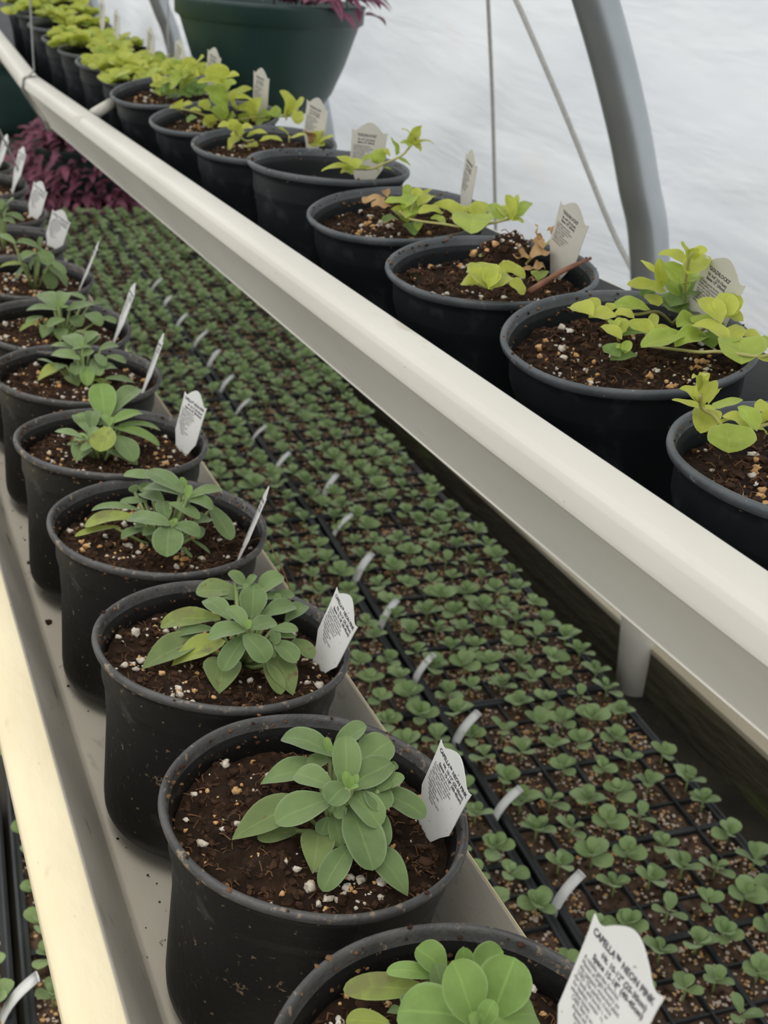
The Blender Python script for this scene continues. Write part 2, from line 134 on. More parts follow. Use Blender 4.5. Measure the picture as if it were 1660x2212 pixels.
def surf(name, c1, c2, scale=8, rough=.6, bump=.0, bscale=60, detail=4, specks=None, metal=0, sheen=0, spec=.5, coords='Object', stretch=None, bdist=.002):
    m, nt, out = new_mat(name); L = nt.links
    tc = N(nt, 'ShaderNodeTexCoord'); co = tc.outputs[coords]
    if stretch:
        mp = N(nt, 'ShaderNodeMapping'); mp.inputs['Scale'].default_value = stretch; L.new(co, mp.inputs[0]); co = mp.outputs[0]
    n1 = N(nt, 'ShaderNodeTexNoise', i_Scale=scale, i_Detail=detail); L.new(co, n1.inputs['Vector'])
    c = ramp(nt, n1.outputs[0], [(.32, c1), (.68, c2)])
    for sp in (specks or []):   # (colour, scale, threshold, softness)
        n2 = N(nt, 'ShaderNodeTexNoise', i_Scale=sp[1], i_Detail=3, i_Roughness=.6); L.new(co, n2.inputs['Vector'])
        f = ramp(nt, n2.outputs[0], [(sp[2], (0,0,0)), (sp[2]+sp[3], (1,1,1))]); c = mixc(nt, f, c, sp[0])
    b = N(nt, 'ShaderNodeBsdfPrincipled', i_Roughness=rough, i_Metallic=metal)
    b.inputs['Specular IOR Level'].default_value = spec
    if sheen: b.inputs['Sheen Weight'].default_value = sheen; b.inputs['Sheen Roughness'].default_value = .4
    L.new(c, b.inputs['Base Color'])
    if bump:
        n3 = N(nt, 'ShaderNodeTexNoise', i_Scale=bscale, i_Detail=5); L.new(co, n3.inputs['Vector'])
        bu = N(nt, 'ShaderNodeBump', i_Strength=bump, i_Distance=bdist); L.new(n3.outputs[0], bu.inputs['Height']); L.new(bu.outputs[0], b.inputs['Normal'])
    L.new(b.outputs[0], out.inputs[0]); return m
def leafmat(name, dark, light, edge=None, trans=.3, rough=.55, sheen=.25, vein=.25, blotch=None, stripe=None):
    m, nt, out = new_mat(name); L = nt.links
    at = N(nt, 'ShaderNodeAttribute', attribute_name='leafdata'); sp = N(nt, 'ShaderNodeSeparateColor'); L.new(at.outputs['Color'], sp.inputs[0])
    tc = N(nt, 'ShaderNodeTexCoord')
    c = mixc(nt, sp.outputs[2], dark, light)
    n1 = N(nt, 'ShaderNodeTexNoise', i_Scale=90, i_Detail=3); L.new(tc.outputs['Object'], n1.inputs['Vector'])
    f1 = ramp(nt, n1.outputs[0], [(.35, (0,0,0)), (.7, (1,1,1))]); f1m = N(nt, 'ShaderNodeMath', operation='MULTIPLY', i_1=.35); L.new(f1, f1m.inputs[0])
    c = mixc(nt, f1m.outputs[0], c, tuple(x*1.35 for x in light))
    if vein:
        fv = ramp(nt, sp.outputs[0], [(0, (1,1,1)), (.09, (0,0,0))]); fm = N(nt, 'ShaderNodeMath', operation='MULTIPLY', i_1=vein); L.new(fv, fm.inputs[0])
        c = mixc(nt, fm.outputs[0], c, tuple(min(1, x*1.9) for x in light))
    if edge:
        fe = ramp(nt, sp.outputs[0], [(.86, (0,0,0)), (1, (1,1,1))]); fm = N(nt, 'ShaderNodeMath', operation='MULTIPLY', i_1=.5); L.new(fe, fm.inputs[0]); c = mixc(nt, fm.outputs[0], c, edge)
    if stripe:
        fs = ramp(nt, sp.outputs[0], [(.2, (0,0,0)), (.35, (1,1,1)), (.6, (1,1,1)), (.75, (0,0,0))]); fm = N(nt, 'ShaderNodeMath', operation='MULTIPLY', i_1=.45); L.new(fs, fm.inputs[0]); c = mixc(nt, fm.outputs[0], c, stripe)
    if blotch:
        n2 = N(nt, 'ShaderNodeTexNoise', i_Scale=blotch[1], i_Detail=3); L.new(tc.outputs['Object'], n2.inputs['Vector'])
        c = mixc(nt, ramp(nt, n2.outputs[0], [(blotch[2], (0,0,0)), (blotch[2]+.12, (1,1,1))]), c, blotch[0])
    b = N(nt, 'ShaderNodeBsdfPrincipled', i_Roughness=rough); L.new(c, b.inputs['Base Color'])
    b.inputs['Sheen Weight'].default_value = sheen; b.inputs['Sheen Roughness'].default_value = .5
    b.inputs['Specular IOR Level'].default_value = .35
    n3 = N(nt, 'ShaderNodeTexNoise', i_Scale=260, i_Detail=2); L.new(tc.outputs['Object'], n3.inputs['Vector'])
    bu = N(nt, 'ShaderNodeBump', i_Strength=.25, i_Distance=.001); L.new(n3.outputs[0], bu.inputs['Height']); L.new(bu.outputs[0], b.inputs['Normal'])
    t = N(nt, 'ShaderNodeBsdfTranslucent'); L.new(c, t.inputs[0])
    mx = N(nt, 'ShaderNodeMixShader', i_0=trans); L.new(b.outputs[0], mx.inputs[1]); L.new(t.outputs[0], mx.inputs[2]); L.new(mx.outputs[0], out.inputs[0]); return m

M = {}
M['gutter'] = surf('gutter_cream_plastic', (.70,.665,.58), (.80,.76,.67), 9, .5, .12, 120, specks=[((.52,.46,.36), 26, .66, .12), ((.30,.25,.18), 150, .73, .05)], stretch=(1,.35,1))
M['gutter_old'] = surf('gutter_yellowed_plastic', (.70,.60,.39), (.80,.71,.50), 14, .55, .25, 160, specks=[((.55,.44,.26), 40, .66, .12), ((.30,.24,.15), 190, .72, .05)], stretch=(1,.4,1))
M['gutter_dark'] = surf('gutter_inner_dark', (.035,.038,.040), (.060,.064,.066), 9, .6, .2, 120)  # darker grey tone for the inner faces of the right-hand gutter
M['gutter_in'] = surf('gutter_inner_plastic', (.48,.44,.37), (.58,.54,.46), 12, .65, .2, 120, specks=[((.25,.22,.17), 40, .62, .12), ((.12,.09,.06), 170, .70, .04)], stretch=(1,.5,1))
M['pot'] = surf('black_pot_plastic', (.006,.006,.006), (.013,.013,.012), 14, .42, .15, 180, specks=[((.06,.055,.048), 42, .60, .2), ((.17,.12,.07), 190, .645, .06)], spec=.3)
M['pot_rim'] = surf('worn_pot_rim_plastic', (.040,.040,.040), (.090,.088,.085), 40, .45, .35, 260, specks=[((.22,.17,.12), 170, .60, .07)])
M['pot_b'] = surf('dark_pot_plastic', (.011,.013,.014), (.020,.023,.025), 14, .45, .1, 180, specks=[((.055,.062,.066), 30, .60, .2)], spec=.3)
M['pot_rim_b'] = surf('scuffed_pot_rim_plastic', (.055,.062,.067), (.115,.122,.128), 30, .45, .25, 260, specks=[((.26,.27,.27), 150, .66, .06)])
M['soil'] = surf('potting_soil', (.010,.006,.004), (.040,.022,.013), 50, .95, 1.0, 260, 6, specks=[((.085,.045,.026), 130, .60, .08), ((.02,.03,.010), 45, .66, .08)], spec=.15)
M['soil2'] = surf('soil_clods', (.018,.010,.006), (.080,.042,.024), 120, .95, .8, 400, 5, spec=.15)
M['fibre'] = surf('peat_fibre', (.09,.045,.022), (.22,.12,.06), 120, .9, .4, 300, spec=.2)
M['perlite'] = surf('perlite_white', (.55,.48,.38), (.80,.74,.64), 160, .9, .7, 500)
M['perlite2'] = surf('perlite_rusty', (.55,.27,.08), (.72,.48,.24), 140, .9, .7, 500)
M['leaf'] = leafmat('petunia_leaf', (.118,.185,.062), (.190,.275,.098), (.32,.42,.24), .22, .62, .35)
M['leaf_y'] = leafmat('petunia_leaf_yellowing', (.17,.235,.05), (.32,.37,.07), (.34,.42,.17), .25, .6, .25, blotch=((.20,.21,.06), 60, .55))
M['leaf_f'] = leafmat('petunia_leaf_fresh', (.155,.26,.055), (.24,.37,.095), (.36,.48,.22), .3, .6, .3)
M['leaf_d'] = leafmat('petunia_leaf_spotted', (.125,.185,.06), (.19,.25,.08), (.28,.32,.15), .2, .65, .25, blotch=((.16,.10,.05), 150, .62))
M['gold'] = leafmat('moneywort_leaf_golden', (.44,.49,.06), (.62,.65,.12), (.72,.74,.22), .4, .5, .1, .12)
M['gold_g'] = leafmat('moneywort_leaf_lime', (.33,.45,.06), (.50,.60,.12), (.55,.62,.2), .38, .5, .1, .15)
M['gold_d'] = leafmat('moneywort_leaf_green', (.15,.25,.06), (.24,.35,.09), (.35,.42,.15), .3, .5, .1, .2)
M['dry'] = leafmat('dried_leaf', (.36,.21,.09), (.55,.36,.17), None, .2, .8, 0, .2, blotch=((.22,.11,.05), 120, .6))
M['seedling'] = leafmat('seedling_leaf', (.19,.285,.10), (.30,.41,.16), (.20,.32,.14), .25, .6, .3, .15)
M['seedling2'] = leafmat('seedling_leaf_light', (.24,.35,.13), (.35,.47,.21), (.26,.38,.18), .25, .6, .3, .15)
M['purple'] = leafmat('wandering_leaf_purple', (.15,.030,.062), (.36,.085,.16), None, .2, .4, .1, 0, stripe=(.32,.22,.26))
M['stem_g'] = surf('green_stem', (.16,.22,.07), (.26,.32,.11), 80, .6)
M['stem_y'] = surf('yellow_stem', (.36,.36,.10), (.48,.42,.16), 80, .6)
M['twig'] = surf('brown_twig', (.16,.06,.03), (.30,.13,.07), 90, .7, .4, 300)
M['tag_w'] = surf('white_tag_plastic', (.70,.69,.66), (.76,.75,.72), 20, .5, specks=[((.20,.13,.09), 300, .67, .04)])
M['tag_c'] = surf('cream_tag_plastic', (.60,.57,.49), (.66,.63,.55), 20, .5)
M['ink'] = surf('printed_ink', (.045,.035,.05), (.06,.05,.065), 20, .6)
M['ink_soft'] = surf('printed_ink_fine', (.12,.11,.12), (.16,.15,.155), 20, .6)
M['stake'] = surf('white_stake_plastic', (.66,.66,.64), (.76,.76,.75), 20, .5)
M['basket'] = surf('green_basket_plastic', (.018,.045,.040), (.028,.062,.054), 6, .42, .05, 40)
M['steel'] = surf('galvanised_steel', (.40,.43,.45), (.52,.55,.57), 6, .30, .05, 60, metal=.75)
M['wire'] = surf('hanger_wire', (.30,.30,.29), (.42,.42,.40), 40, .45, metal=.5)
M['cord'] = surf('weathered_cord', (.52,.50,.47), (.64,.62,.58), 200, .9, .5, 900)
M['tray'] = surf('seed_tray_plastic', (.012,.014,.015), (.026,.029,.031), 20, .5, .1, 100)
M['plugsoil'] = surf('plug_soil', (.060,.038,.027), (.17,.11,.075), 90, .95, .8, 400, spec=.15)
M['board'] = surf('mossy_board', (.045,.038,.022), (.10,.085,.05), 7, .95, .8, 60, specks=[((.085,.12,.02), 9, .54, .12)], stretch=(1,.25,1), bdist=.01)
M['board_top'] = surf('weathered_board', (.46,.40,.29), (.62,.55,.42), 14, .9, .5, 80, specks=[((.13,.14,.05), 12, .58, .1)], stretch=(1,.2,1))
M['ground'] = surf('dark_ground', (.016,.013,.008), (.055,.045,.028), 8, .97, .9, 60, specks=[((.045,.06,.016), 6, .52, .12), ((.14,.085,.05), 5, .62, .08)], bdist=.01)
M['bench'] = surf('bench_wood', (.05,.045,.035), (.09,.08,.06), 8, .9)
LM = [M['leaf'], M['leaf_y'], M['leaf_f'], M['leaf_d'], M['gold'], M['gold_g'], M['dry'], M['gold_d']]
# translucent greenhouse film
m, nt, out = new_mat('greenhouse_film'); L = nt.links
tc = N(nt, 'ShaderNodeTexCoord'); mp = N(nt, 'ShaderNodeMapping'); mp.inputs['Rotation'].default_value = (.5, 0, 0); mp.inputs['Scale'].default_value = (1, .6, 2.2); L.new(tc.outputs['Object'], mp.inputs[0])
n1 = N(nt, 'ShaderNodeTexNoise', i_Scale=1.6, i_Detail=5, i_Roughness=.55); L.new(mp.outputs[0], n1.inputs['Vector'])
fc = ramp(nt, n1.outputs[0], [(.3, (.52,.55,.595)), (.7, (.645,.665,.695))])
n4 = N(nt, 'ShaderNodeTexNoise', i_Scale=5, i_Detail=6); L.new(tc.outputs['Object'], n4.inputs['Vector'])
fc = mixc(nt, ramp(nt, n4.outputs[0], [(.60, (0,0,0)), (.78, (.35,.35,.35))]), fc, (.56,.52,.48))
tr = N(nt, 'ShaderNodeBsdfTranslucent'); L.new(fc, tr.inputs[0])
pb = N(nt, 'ShaderNodeBsdfPrincipled', i_Roughness=.35); L.new(fc, pb.inputs['Base Color'])
n2 = N(nt, 'ShaderNodeTexNoise', i_Scale=4, i_Detail=4, i_Roughness=.5, i_Distortion=.3); L.new(mp.outputs[0], n2.inputs['Vector'])
bu = N(nt, 'ShaderNodeBump', i_Strength=.5, i_Distance=.02); L.new(n2.outputs[0], bu.inputs['Height']); L.new(bu.outputs[0], pb.inputs['Normal']); L.new(bu.outputs[0], tr.inputs['Normal'])
mx = N(nt, 'ShaderNodeMixShader', i_0=.72); L.new(pb.outputs[0], mx.inputs[1]); L.new(tr.outputs[0], mx.inputs[2]); L.new(mx.outputs[0], out.inputs[0])
M['film'] = m

# ------------------------------------------------------------------ leaves
CAMSIDE = Vector((-.30, -.62, 0))
def leaf(mb, base, tip, W, kind='pet', mat=0, bend=.12, cup=.25, rnd=None, nu=9, nv=7, nref=None, ripple=0):
    b, t = Vector(base), Vector(tip); d = t - b; Ln = d.length
    if Ln < 1e-5: return
    dn = d/Ln
    n = (nref if nref is not None else Vector((0,0,1)) + CAMSIDE*.35); n = n - dn*n.dot(dn)
    if n.length < .05: n = CAMSIDE - dn*CAMSIDE.dot(dn)
    n.normalize(); s = dn.cross(n); rnd = random.random() if rnd is None else rnd
    vs, dat = [], []; ph = random.random()*9
    for i in range(nu):
        u = 1-(1-i/(nu-1))**(1.5 if kind != 'lance' else 1.1)
        if kind == 'pet': f = max(0, 1-((u-.57)/.43)**2.4)**.5 if u > .57 else .22+.78*math.sin(PI/2*u/.57)**1.0
        elif kind == 'lance': f = max(0, math.sin(PI*u**.75))**.85
        else: f = max(0, math.sin(PI*u**.80))**.50
        hw = W/2*max(f, .0); uu = u
        c = b + d*uu + n*(bend*Ln*4*u*(1-u)*(.7+.3*u))
        for j in range(nv):
            v = -1 + 2*j/(nv-1)
            z = cup*hw*(abs(v)**1.4) + ripple*hw*math.sin(ph+u*9+v*2)
            # round leaves are notched at the stalk
            back = -.16*W*(1-u)**3*abs(v) if kind == 'round' else 0
            vs.append(c + s*(v*hw) + n*z + dn*back); dat.append((abs(v), u, max(.001, rnd), 1))
    fs = [(i*nv+j, i*nv+j+1, (i+1)*nv+j+1, (i+1)*nv+j) for i in range(nu-1) for j in range(nv-1)]
    mb.add(vs, fs, mat, dat)
def spline(pts, k=5):
    P = [Vector(p) for p in pts]; P = [P[0]*2-P[1]] + P + [P[-1]*2-P[-2]]; out = []
    for i in range(1, len(P)-2):
        for j in range(k):
            t = j/k; a, b, c, d = P[i-1], P[i], P[i+1], P[i+2]
            out.append(.5*((2*b) + (c-a)*t + (2*a-5*b+4*c-d)*t*t + (3*b-a-3*c+d)*t**3))
    out.append(P[-2]); return out

YK = 2.36
def drop(y):      # the right-hand gutter sags away from the camera to its joint, then rises
    return -.0268*(y-.30) if y < YK else -.0268*(YK-.30)+.066*(y-YK)
# ------------------------------------------------------------------ pots
RIM = .0825
def pot_proto(H, rb, mats):
    mb = MB()
    o = [(.004, .0015), (rb-.012, .0015), (rb-.010, 0), (rb-.004, 0), (rb, .004), (rb+.001, .012), (rb+(.0735-rb)*.60, H*.55), (.0735, H-.036), (.0740, H-.034), (.0752, H-.030), (.0757, H-.028), (.0760, H-.0135), (.0772, H-.0105), (.0800, H-.0070, 1), (.0818, H-.0052, 1), (.0825, H-.0030, 1), (.0822, H-.0010, 1), (.0808, H, 1), (.0790, H-.0005, 1), (.0780, H-.0030, 1), (.0768, H-.0070), (.0752, H-.0100), (.0745, H-.0125), (.0742, H-.020), (rb-.004, .006), (.004, .004)]
    mb.lathe(o, 96, 0, lambda a, z: .0005*math.sin(3*a+z*40)+.0003*math.sin(7*a+1))
    ob = mb.build('pot', mats); return ob
def soil_height(x, y, seed, lvl, amp=1):
    p = Vector((x, y, seed*3.3)); r = math.hypot(x, y)/.074
    return lvl + amp*(.0062*noise.noise(p*22) + .0042*noise.noise(p*60) + .0026*noise.noise(p*150)) - .004*r**6
def soil_proto(H, seed, lvl=-.017, npe=150, mound=None):
    mb = MB(); rnd = random.Random(seed); n, nr = 110, 44; vs, fs = [(0, 0, H+soil_height(0, 0, seed, lvl))], []
    def hh(x, y):
        z = soil_height(x, y, seed, lvl)
        if mound:
            d = math.hypot((x-mound[0])/mound[2], (y-mound[1])/mound[3])
            if d < 1: z += mound[4]*(1-d*d)**.6*(1+.25*noise.noise(Vector((x, y, 0))*90))
        return z
    for i in range(1, nr+1):
        r = .0738*i/nr
        for k in range(n):
            a = 2*PI*k/n; x, y = r*math.cos(a), r*math.sin(a); vs.append((x, y, H+hh(x, y)))
    fs += [(0, 1+k, 1+(k+1) % n) for k in range(n)]
    for i in range(nr-1):
        for k in range(n):
            a, b = 1+i*n+k, 1+i*n+(k+1) % n; fs.append((a, a+n, b+n, b))
    mb.add(vs, fs, 0)
    def place(sp=1.0):
        r = .071*math.sqrt(rnd.random())*sp; a = rnd.random()*2*PI; return r*math.cos(a), r*math.sin(a)
    for k in range(520):   # clods
        x, y = place(); s = rnd.uniform(.0008, .0032)*(1.5 if rnd.random() < .12 else 1); mb.blob((x, y, H+hh(x, y)+s*.15), s, (1, rnd.uniform(.5, 1), rnd.uniform(.4, .8)), k+seed*7, 1, 1, .6)
    for k in range(240):   # fibres
        x, y = place(); a = rnd.random()*6.28; l = rnd.uniform(.002, .008); z = H+hh(x, y)+.0008
        mid = (x+math.cos(a)*l*.5+rnd.uniform(-.001, .001), y+math.sin(a)*l*.5+rnd.uniform(-.001, .001), z+rnd.uniform(.0002, .0020))
        mb.tube([(x, y, z-.0008), mid, (x+math.cos(a)*l, y+math.sin(a)*l, z-.0003)], rnd.uniform(.00018, .00045), 4, 2, False)
    for k in range(130):    # dirt clinging to the inner wall just under the rim
        a = rnd.random()*6.28; s = rnd.uniform(.0006, .0018); z = H - rnd.uniform(-.0006, .014); r = .0745 if z < H-.009 else .0780 if z < H-.0008 else rnd.uniform(.0792, .0822)
        mb.blob((r*math.cos(a), r*math.sin(a), z), s, (1, 1, .7), k+seed, rnd.choice((1, 2)), 1, .7)
    so = mb.build('soil', [M['soil'], M['soil2'], M['fibre']], smooth=False)
    pe = MB(); cl = [(place(.9), rnd.uniform(.006, .02)) for _ in range(7)]
    for k in range(npe):
        if k % 2: x, y = place()
        else:
            (cx, cy), cr = rnd.choice(cl); x, y = cx+rnd.gauss(0, cr*.6), cy+rnd.gauss(0, cr*.6)
            if math.hypot(x, y) > .070: x, y = place()
        s = min(.0034, .0007+abs(rnd.gauss(0, .0010))); q = 1 if rnd.random() < .45 else 0
        pe.blob((x, y, H+hh(x, y)+s*.35), s, (1, rnd.uniform(.6, 1), rnd.uniform(.55, .9)), k*1.7+seed, q, 2 if s > .0016 else 1, .8)
    po = pe.build('perlite', [M['perlite'], M['perlite2']]); po['kind'] = 'stuff'
    return so, po
HL, HR = .135, .110
potL = pot_proto(HL, .069, [M['pot'], M['pot_rim']])
soilL = [soil_proto(HL, s, -.0165, 190) for s in (1, 2, 3, 4)]
soilR = [soil_proto(HR, s, -.0165, 150) for s in (11, 12, 13)]
soil_mound = soil_proto(HR, 21, -.0165, 150, (.028, .031, .029, .024, .027))
soil_low = soil_proto(HR, 22, -.030, 60)
def auto_petunia(fol, seed, H, hgt=.026):
    rnd = random.Random(seed); cx, cy = rnd.uniform(-.008, .008), rnd.uniform(-.008, .008)
    for c in range(2):
        ox, oy = cx+(rnd.uniform(-.016, .016) if c else 0), cy+(rnd.uniform(-.016, .016) if c else 0); hc = hgt*(1 if c == 0 else .6)
        for k in range(17 if c == 0 else 10):
            a = k*2.4+seed; q = k/16; ln = .010+.024*q; el = 1.1-1.5*q; z0 = H+hc-.030*q
            b = (ox+.003*math.cos(a), oy+.003*math.sin(a), z0); t = (ox+math.cos(a)*(ln*math.cos(el)+.004), oy+math.sin(a)*(ln*math.cos(el)+.004), max(H-.013, z0+ln*math.sin(el)))
            leaf(fol, b, t, ln*.52, 'pet', 1 if (q > .85 and rnd.random() < .4) else (2 if q < .3 else 0), .12)
    return [[(cx, cy, H-.018), (cx, cy, H+hgt*.9)]]
def auto_gold(fol, seed, H, big=1.0, n=46):
    rnd = random.Random(seed); st = []
    for s in range(7):
        a = rnd.uniform(0, 6.28); pts = [Vector((rnd.uniform(-.01, .01), rnd.uniform(-.01, .01), H-.018))]; dr = Vector((math.cos(a), math.sin(a), .9)); ln = rnd.uniform(.05, .095)*big
        for k in range(5): pts.append(pts[-1]+dr.normalized()*ln/5); dr.z -= .38; pts[-1].z = max(pts[-1].z, H-.008+.002*k)
        pts = spline(pts, 3); st.append(pts)
        for i in range(2, len(pts)):
            side = Vector((-dr.y, dr.x, 0)).normalized()
            for sg in (1, -1):
                l = rnd.uniform(.013, .021)*big; t = pts[i]+side*sg*l*.8+Vector((rnd.uniform(-.3, .3)*l, rnd.uniform(-.3, .3)*l, rnd.uniform(.0, .7)*l))
                leaf(fol, pts[i], t, l*1.0, 'round', rnd.choice((4, 4, 4, 5)), .08, .2, nu=7, nv=5)
    return st
POTLAB = {
 'A': ('potted petunia with big bright lime green leaves, nearest the camera in the left gutter', 'petunia'),
 'B': ('potted petunia with downy green leaves fanned out, second nearest in the left gutter', 'petunia'),
 'C': ('potted petunia with large yellowing spotted lower leaves and a nicked rim', 'petunia'),
 'D': ('potted petunia leaning right with two crowns, beside the edge-on tag in the left gutter', 'petunia'),
 'E': ('potted petunia with sparse yellow-green upright leaves and a small side shoot', 'petunia'),
 'F': ('potted petunia with one yellow leaf pointing left, sixth in the left gutter', 'petunia'),
 'G': ('potted petunia spreading wide over its rim, seventh in the left gutter', 'petunia'),
 'H': ('potted petunia with a tall crown over drooping leaves, eighth in the left gutter', 'petunia'),
 'I': ('potted petunia half cut off by the left edge, ninth in its gutter', 'petunia'),
 'J': ('potted petunia at the left edge, tenth from the camera in the left gutter', 'petunia'),
 'K': ('potted petunia at the left edge, eleventh from the camera in the left gutter', 'petunia'),
 'R1': ('potted golden creeping jenny cut off by the right edge, nearest in its gutter', 'moneywort'),
 'R2': ('potted golden creeping jenny with an upright sprig before the hoop and trailing stems', 'moneywort'),
 'R3': ('pot with one small golden rosette, dried brown leaves, a soil mound and a brown stick', 'moneywort'),
 'R4': ('potted golden creeping jenny with one stem reaching right over the rim', 'moneywort'),
 'R5': ('potted golden creeping jenny with low soil, its stem rising past the squarely facing tag', 'moneywort'),
 'R6': ('potted golden creeping jenny with two small tufts, behind the low-soil pot', 'moneywort'),
 'R7': ('potted golden creeping jenny with a tall bushy clump below the green basket', 'moneywort'),
 'R8': ('potted golden creeping jenny with a clump left of the green hanging basket', 'moneywort'),
 'R9': ('potted golden creeping jenny trailing left over its rim, ninth in the right gutter', 'moneywort'),
}
ORD = ['first','second','third','fourth','fifth','sixth','seventh','eighth','ninth','tenth','eleventh','twelfth','thirteenth','fourteenth','fifteenth','sixteenth','seventeenth','eighteenth','nineteenth','twentieth']
AUTO = {}
def tilt_of(n):
    x, y, z, sx, sy = POTS[n]
    ex = Vector((1, 0, sx)).normalized(); ez = ex.cross(Vector((0, 1, sy)).normalized()).normalized(); ey = ez.cross(ex)
    return Matrix((ex, ey, ez)).transposed()
order = ['A','B','C','D','E','F','G','H','I','J','K','L','M','R1','R2','R3','R4','R5','R6','R7','R8','R9','R10','R11','R12','R13','R14','R15']
usedp = set()
def use(src, parent):
    if src.name in usedp: return child(src, parent)
    usedp.add(src.name); src.parent = parent; return src
for idx, n in enumerate(order):
    right = n[0] == 'R'; H = HL; R = tilt_of(n); C0 = Vector(POTS[n][:3])
    sink = min(.010, .066*math.hypot(POTS[n][3], POTS[n][4]))
    if right: H = C0.z - (.0940 + drop(C0.y)) - sink
    base = C0 - R @ Vector((0, 0, H))
    root = empty('potted_moneywort' if right else 'potted_petunia', base); root.rotation_euler = R.to_euler()
    k = int(n[1:]) if right else ord(n)-64
    if n in POTLAB: lab = POTLAB[n][0]
    elif right: lab = 'potted golden creeping jenny in the far dense row, %s in the right gutter' % ORD[k-1]
    else: lab = 'potted petunia, %s from the camera in the left gutter' % ORD[k-1]
    tag(root, lab, 'potted plant', 'golden creeping jenny pots in the right gutter' if right else 'petunia pots in the left gutter')
    if right: p = pot_proto(H, .0655, [M['pot_b'], M['pot_rim_b']]); p.parent = root
    else: p = use(potL, root); zs = 1 - sink/H; p.scale.z = zs; p.location.z = H*(1-zs)
    if right: so, pe = soil_mound if n == 'R3' else soil_low if n == 'R5' else soilR[k % 3]
    else: so, pe = soilL[k % 4]
    s2 = use(so, root); use(pe, s2)
    if right: s2.location.z = H-HR
    Ri = R.transposed()
    def loc(v): return Ri @ (Vector(v)/1000) + Vector((0, 0, H))
    fol = MB(); st = []; soilz = H-.017
    if n in PLANTS:
        LL, SS = PLANTS[n]; cx = cy = 0; bs = []
        for q in LL:
            b, t, W, c = loc(q[0:3]), loc(q[3:6]), q[6]/1000, q[7]
            rr = math.hypot(b.x, b.y)
            for v in (b, t):
                if math.hypot(v.x, v.y) < .076: v.z = max(v.z, soilz+.004)
            if n in 'ABCDEFGHI':
                leaf(fol, b-(t-b)*.10, t+(t-b)*.05, W*1.20, 'lance' if (t.z < soilz+.010 and b.z < soilz+.022 and W > .012) else 'pet', c, random.uniform(.04, .16), random.uniform(.15, .40), ripple=.05, nu=12, nv=7)
            else:
                leaf(fol, b - (t-b)*.06, t + (t-b)*.10, W*1.38, 'round' if c != 6 else 'pet', c, random.uniform(0, .18), random.uniform(.15, .5), ripple=.13 if c != 6 else .25, nu=10, nv=7)
            bs.append(b)
        if not right:
            inner = [b for b in bs if math.hypot(b.x, b.y) < .06] or bs
            m0 = sum(inner, Vector())/len(inner); m0.x *= .9; m0.y *= .9; foot = Vector((m0.x*.9, m0.y*.9, soilz-.004))
            for b in bs:
                if b.z > soilz+.006: st.append([foot, foot.lerp(b, .5)+Vector((0, 0, -.002)), b])
                else: st.append([foot+Vector((0, 0, .004)), b])
        else:
            for s in SS:
                pts = [loc(v) for v in s]
                if len(pts) > 2: pts = spline(pts, 5)
                st.append(pts)
    else:
        st = auto_gold(fol, idx*5+3, H, 1.25) if right else auto_petunia(fol, idx+4, H)
    if n == 'R9':
        st = auto_gold(fol, 77, H, 1.1)
    fo = fol.build('foliage', LM, root)
    sm = MB()
    for s in st: sm.tube(s, .0011 if right else .0013, 6, 0)
    sm.build('stem', M['stem_y'] if right else M['stem_g'], root)
    if n == 'D':
        rs = MB(); rs.tube(spline([(.055, -.030, H-.012), (.064, -.046, H+.004), (.072, -.062, H-.002), (.078, -.085, H-.022), (.074, -.098, H-.038)], 6), .0005, 5)
        x = rs.build('root_strand', M['fibre'], root); x['label'] = 'thin brown root strand curling over the rim'
    if n == 'R3':
        a, b = loc((7, -48, -7)), loc((76, -20, 9))
        tw = MB(); tw.tube(spline([a, a.lerp(b, .5)+Vector((0, 0, .002)), b], 6), [.0024]*4+[.0020]*6+[.0013]*3, 8, 0)
        t = tw.build('twig', M['twig'], root); t['label'] = 'reddish brown stick lying across the rim'

# ------------------------------------------------------------------ printed tags
def tag_shape(Hs, W=.037):
    """outline in (x, y): shoulders at y=0, ogee top, tapering stake below"""
    pts = []
    for k in range(25):
        s = k/24; x = -W/2+W*s
        g = abs(2*s-1); y = .0080*(.5+.5*math.cos(PI*min(1, g/.88))) - (.0014*math.sin(PI*(g-.55)/.45) if g > .55 else 0)
        pts.append((x, y))
    w = W/2
    pts += [(w-.0006, -.006), (w-.0010, -.018), (w-.0012, -.036), (w-.006, -.044), (.006, -.058), (.003, -Hs-.016), (-.003, -Hs-.016), (-.006, -.058), (-w+.006, -.044), (-w+.0012, -.036), (-w+.0010, -.018), (-w+.0006, -.006)]
    return pts
def tag_mesh(Hs, mat, seed, curl=.5):
    pts = tag_shape(Hs); mb = MB(); th = .00030
    rows = []  # strips between mirrored outline points so the tag can bow gently
    n = len(pts); vs = []
    cz = lambda x, y: -curl*x*x*2.2 + .08*(min(0, y)**2)
    for sgn in (1, -1):
        for (x, y) in pts: vs.append((x, y, cz(x, y)+sgn*th))
        vs.append((0, -.012, cz(0, -.012)+sgn*th))
    m1 = n+1; fs = []
    for k in range(n):
        k2 = (k+1) % n; fs.append((n, k2, k)); fs.append((m1+n, m1+k, m1+k2)); fs.append((k, k2, m1+k2, m1+k))
    mb.add(vs, fs); return mb
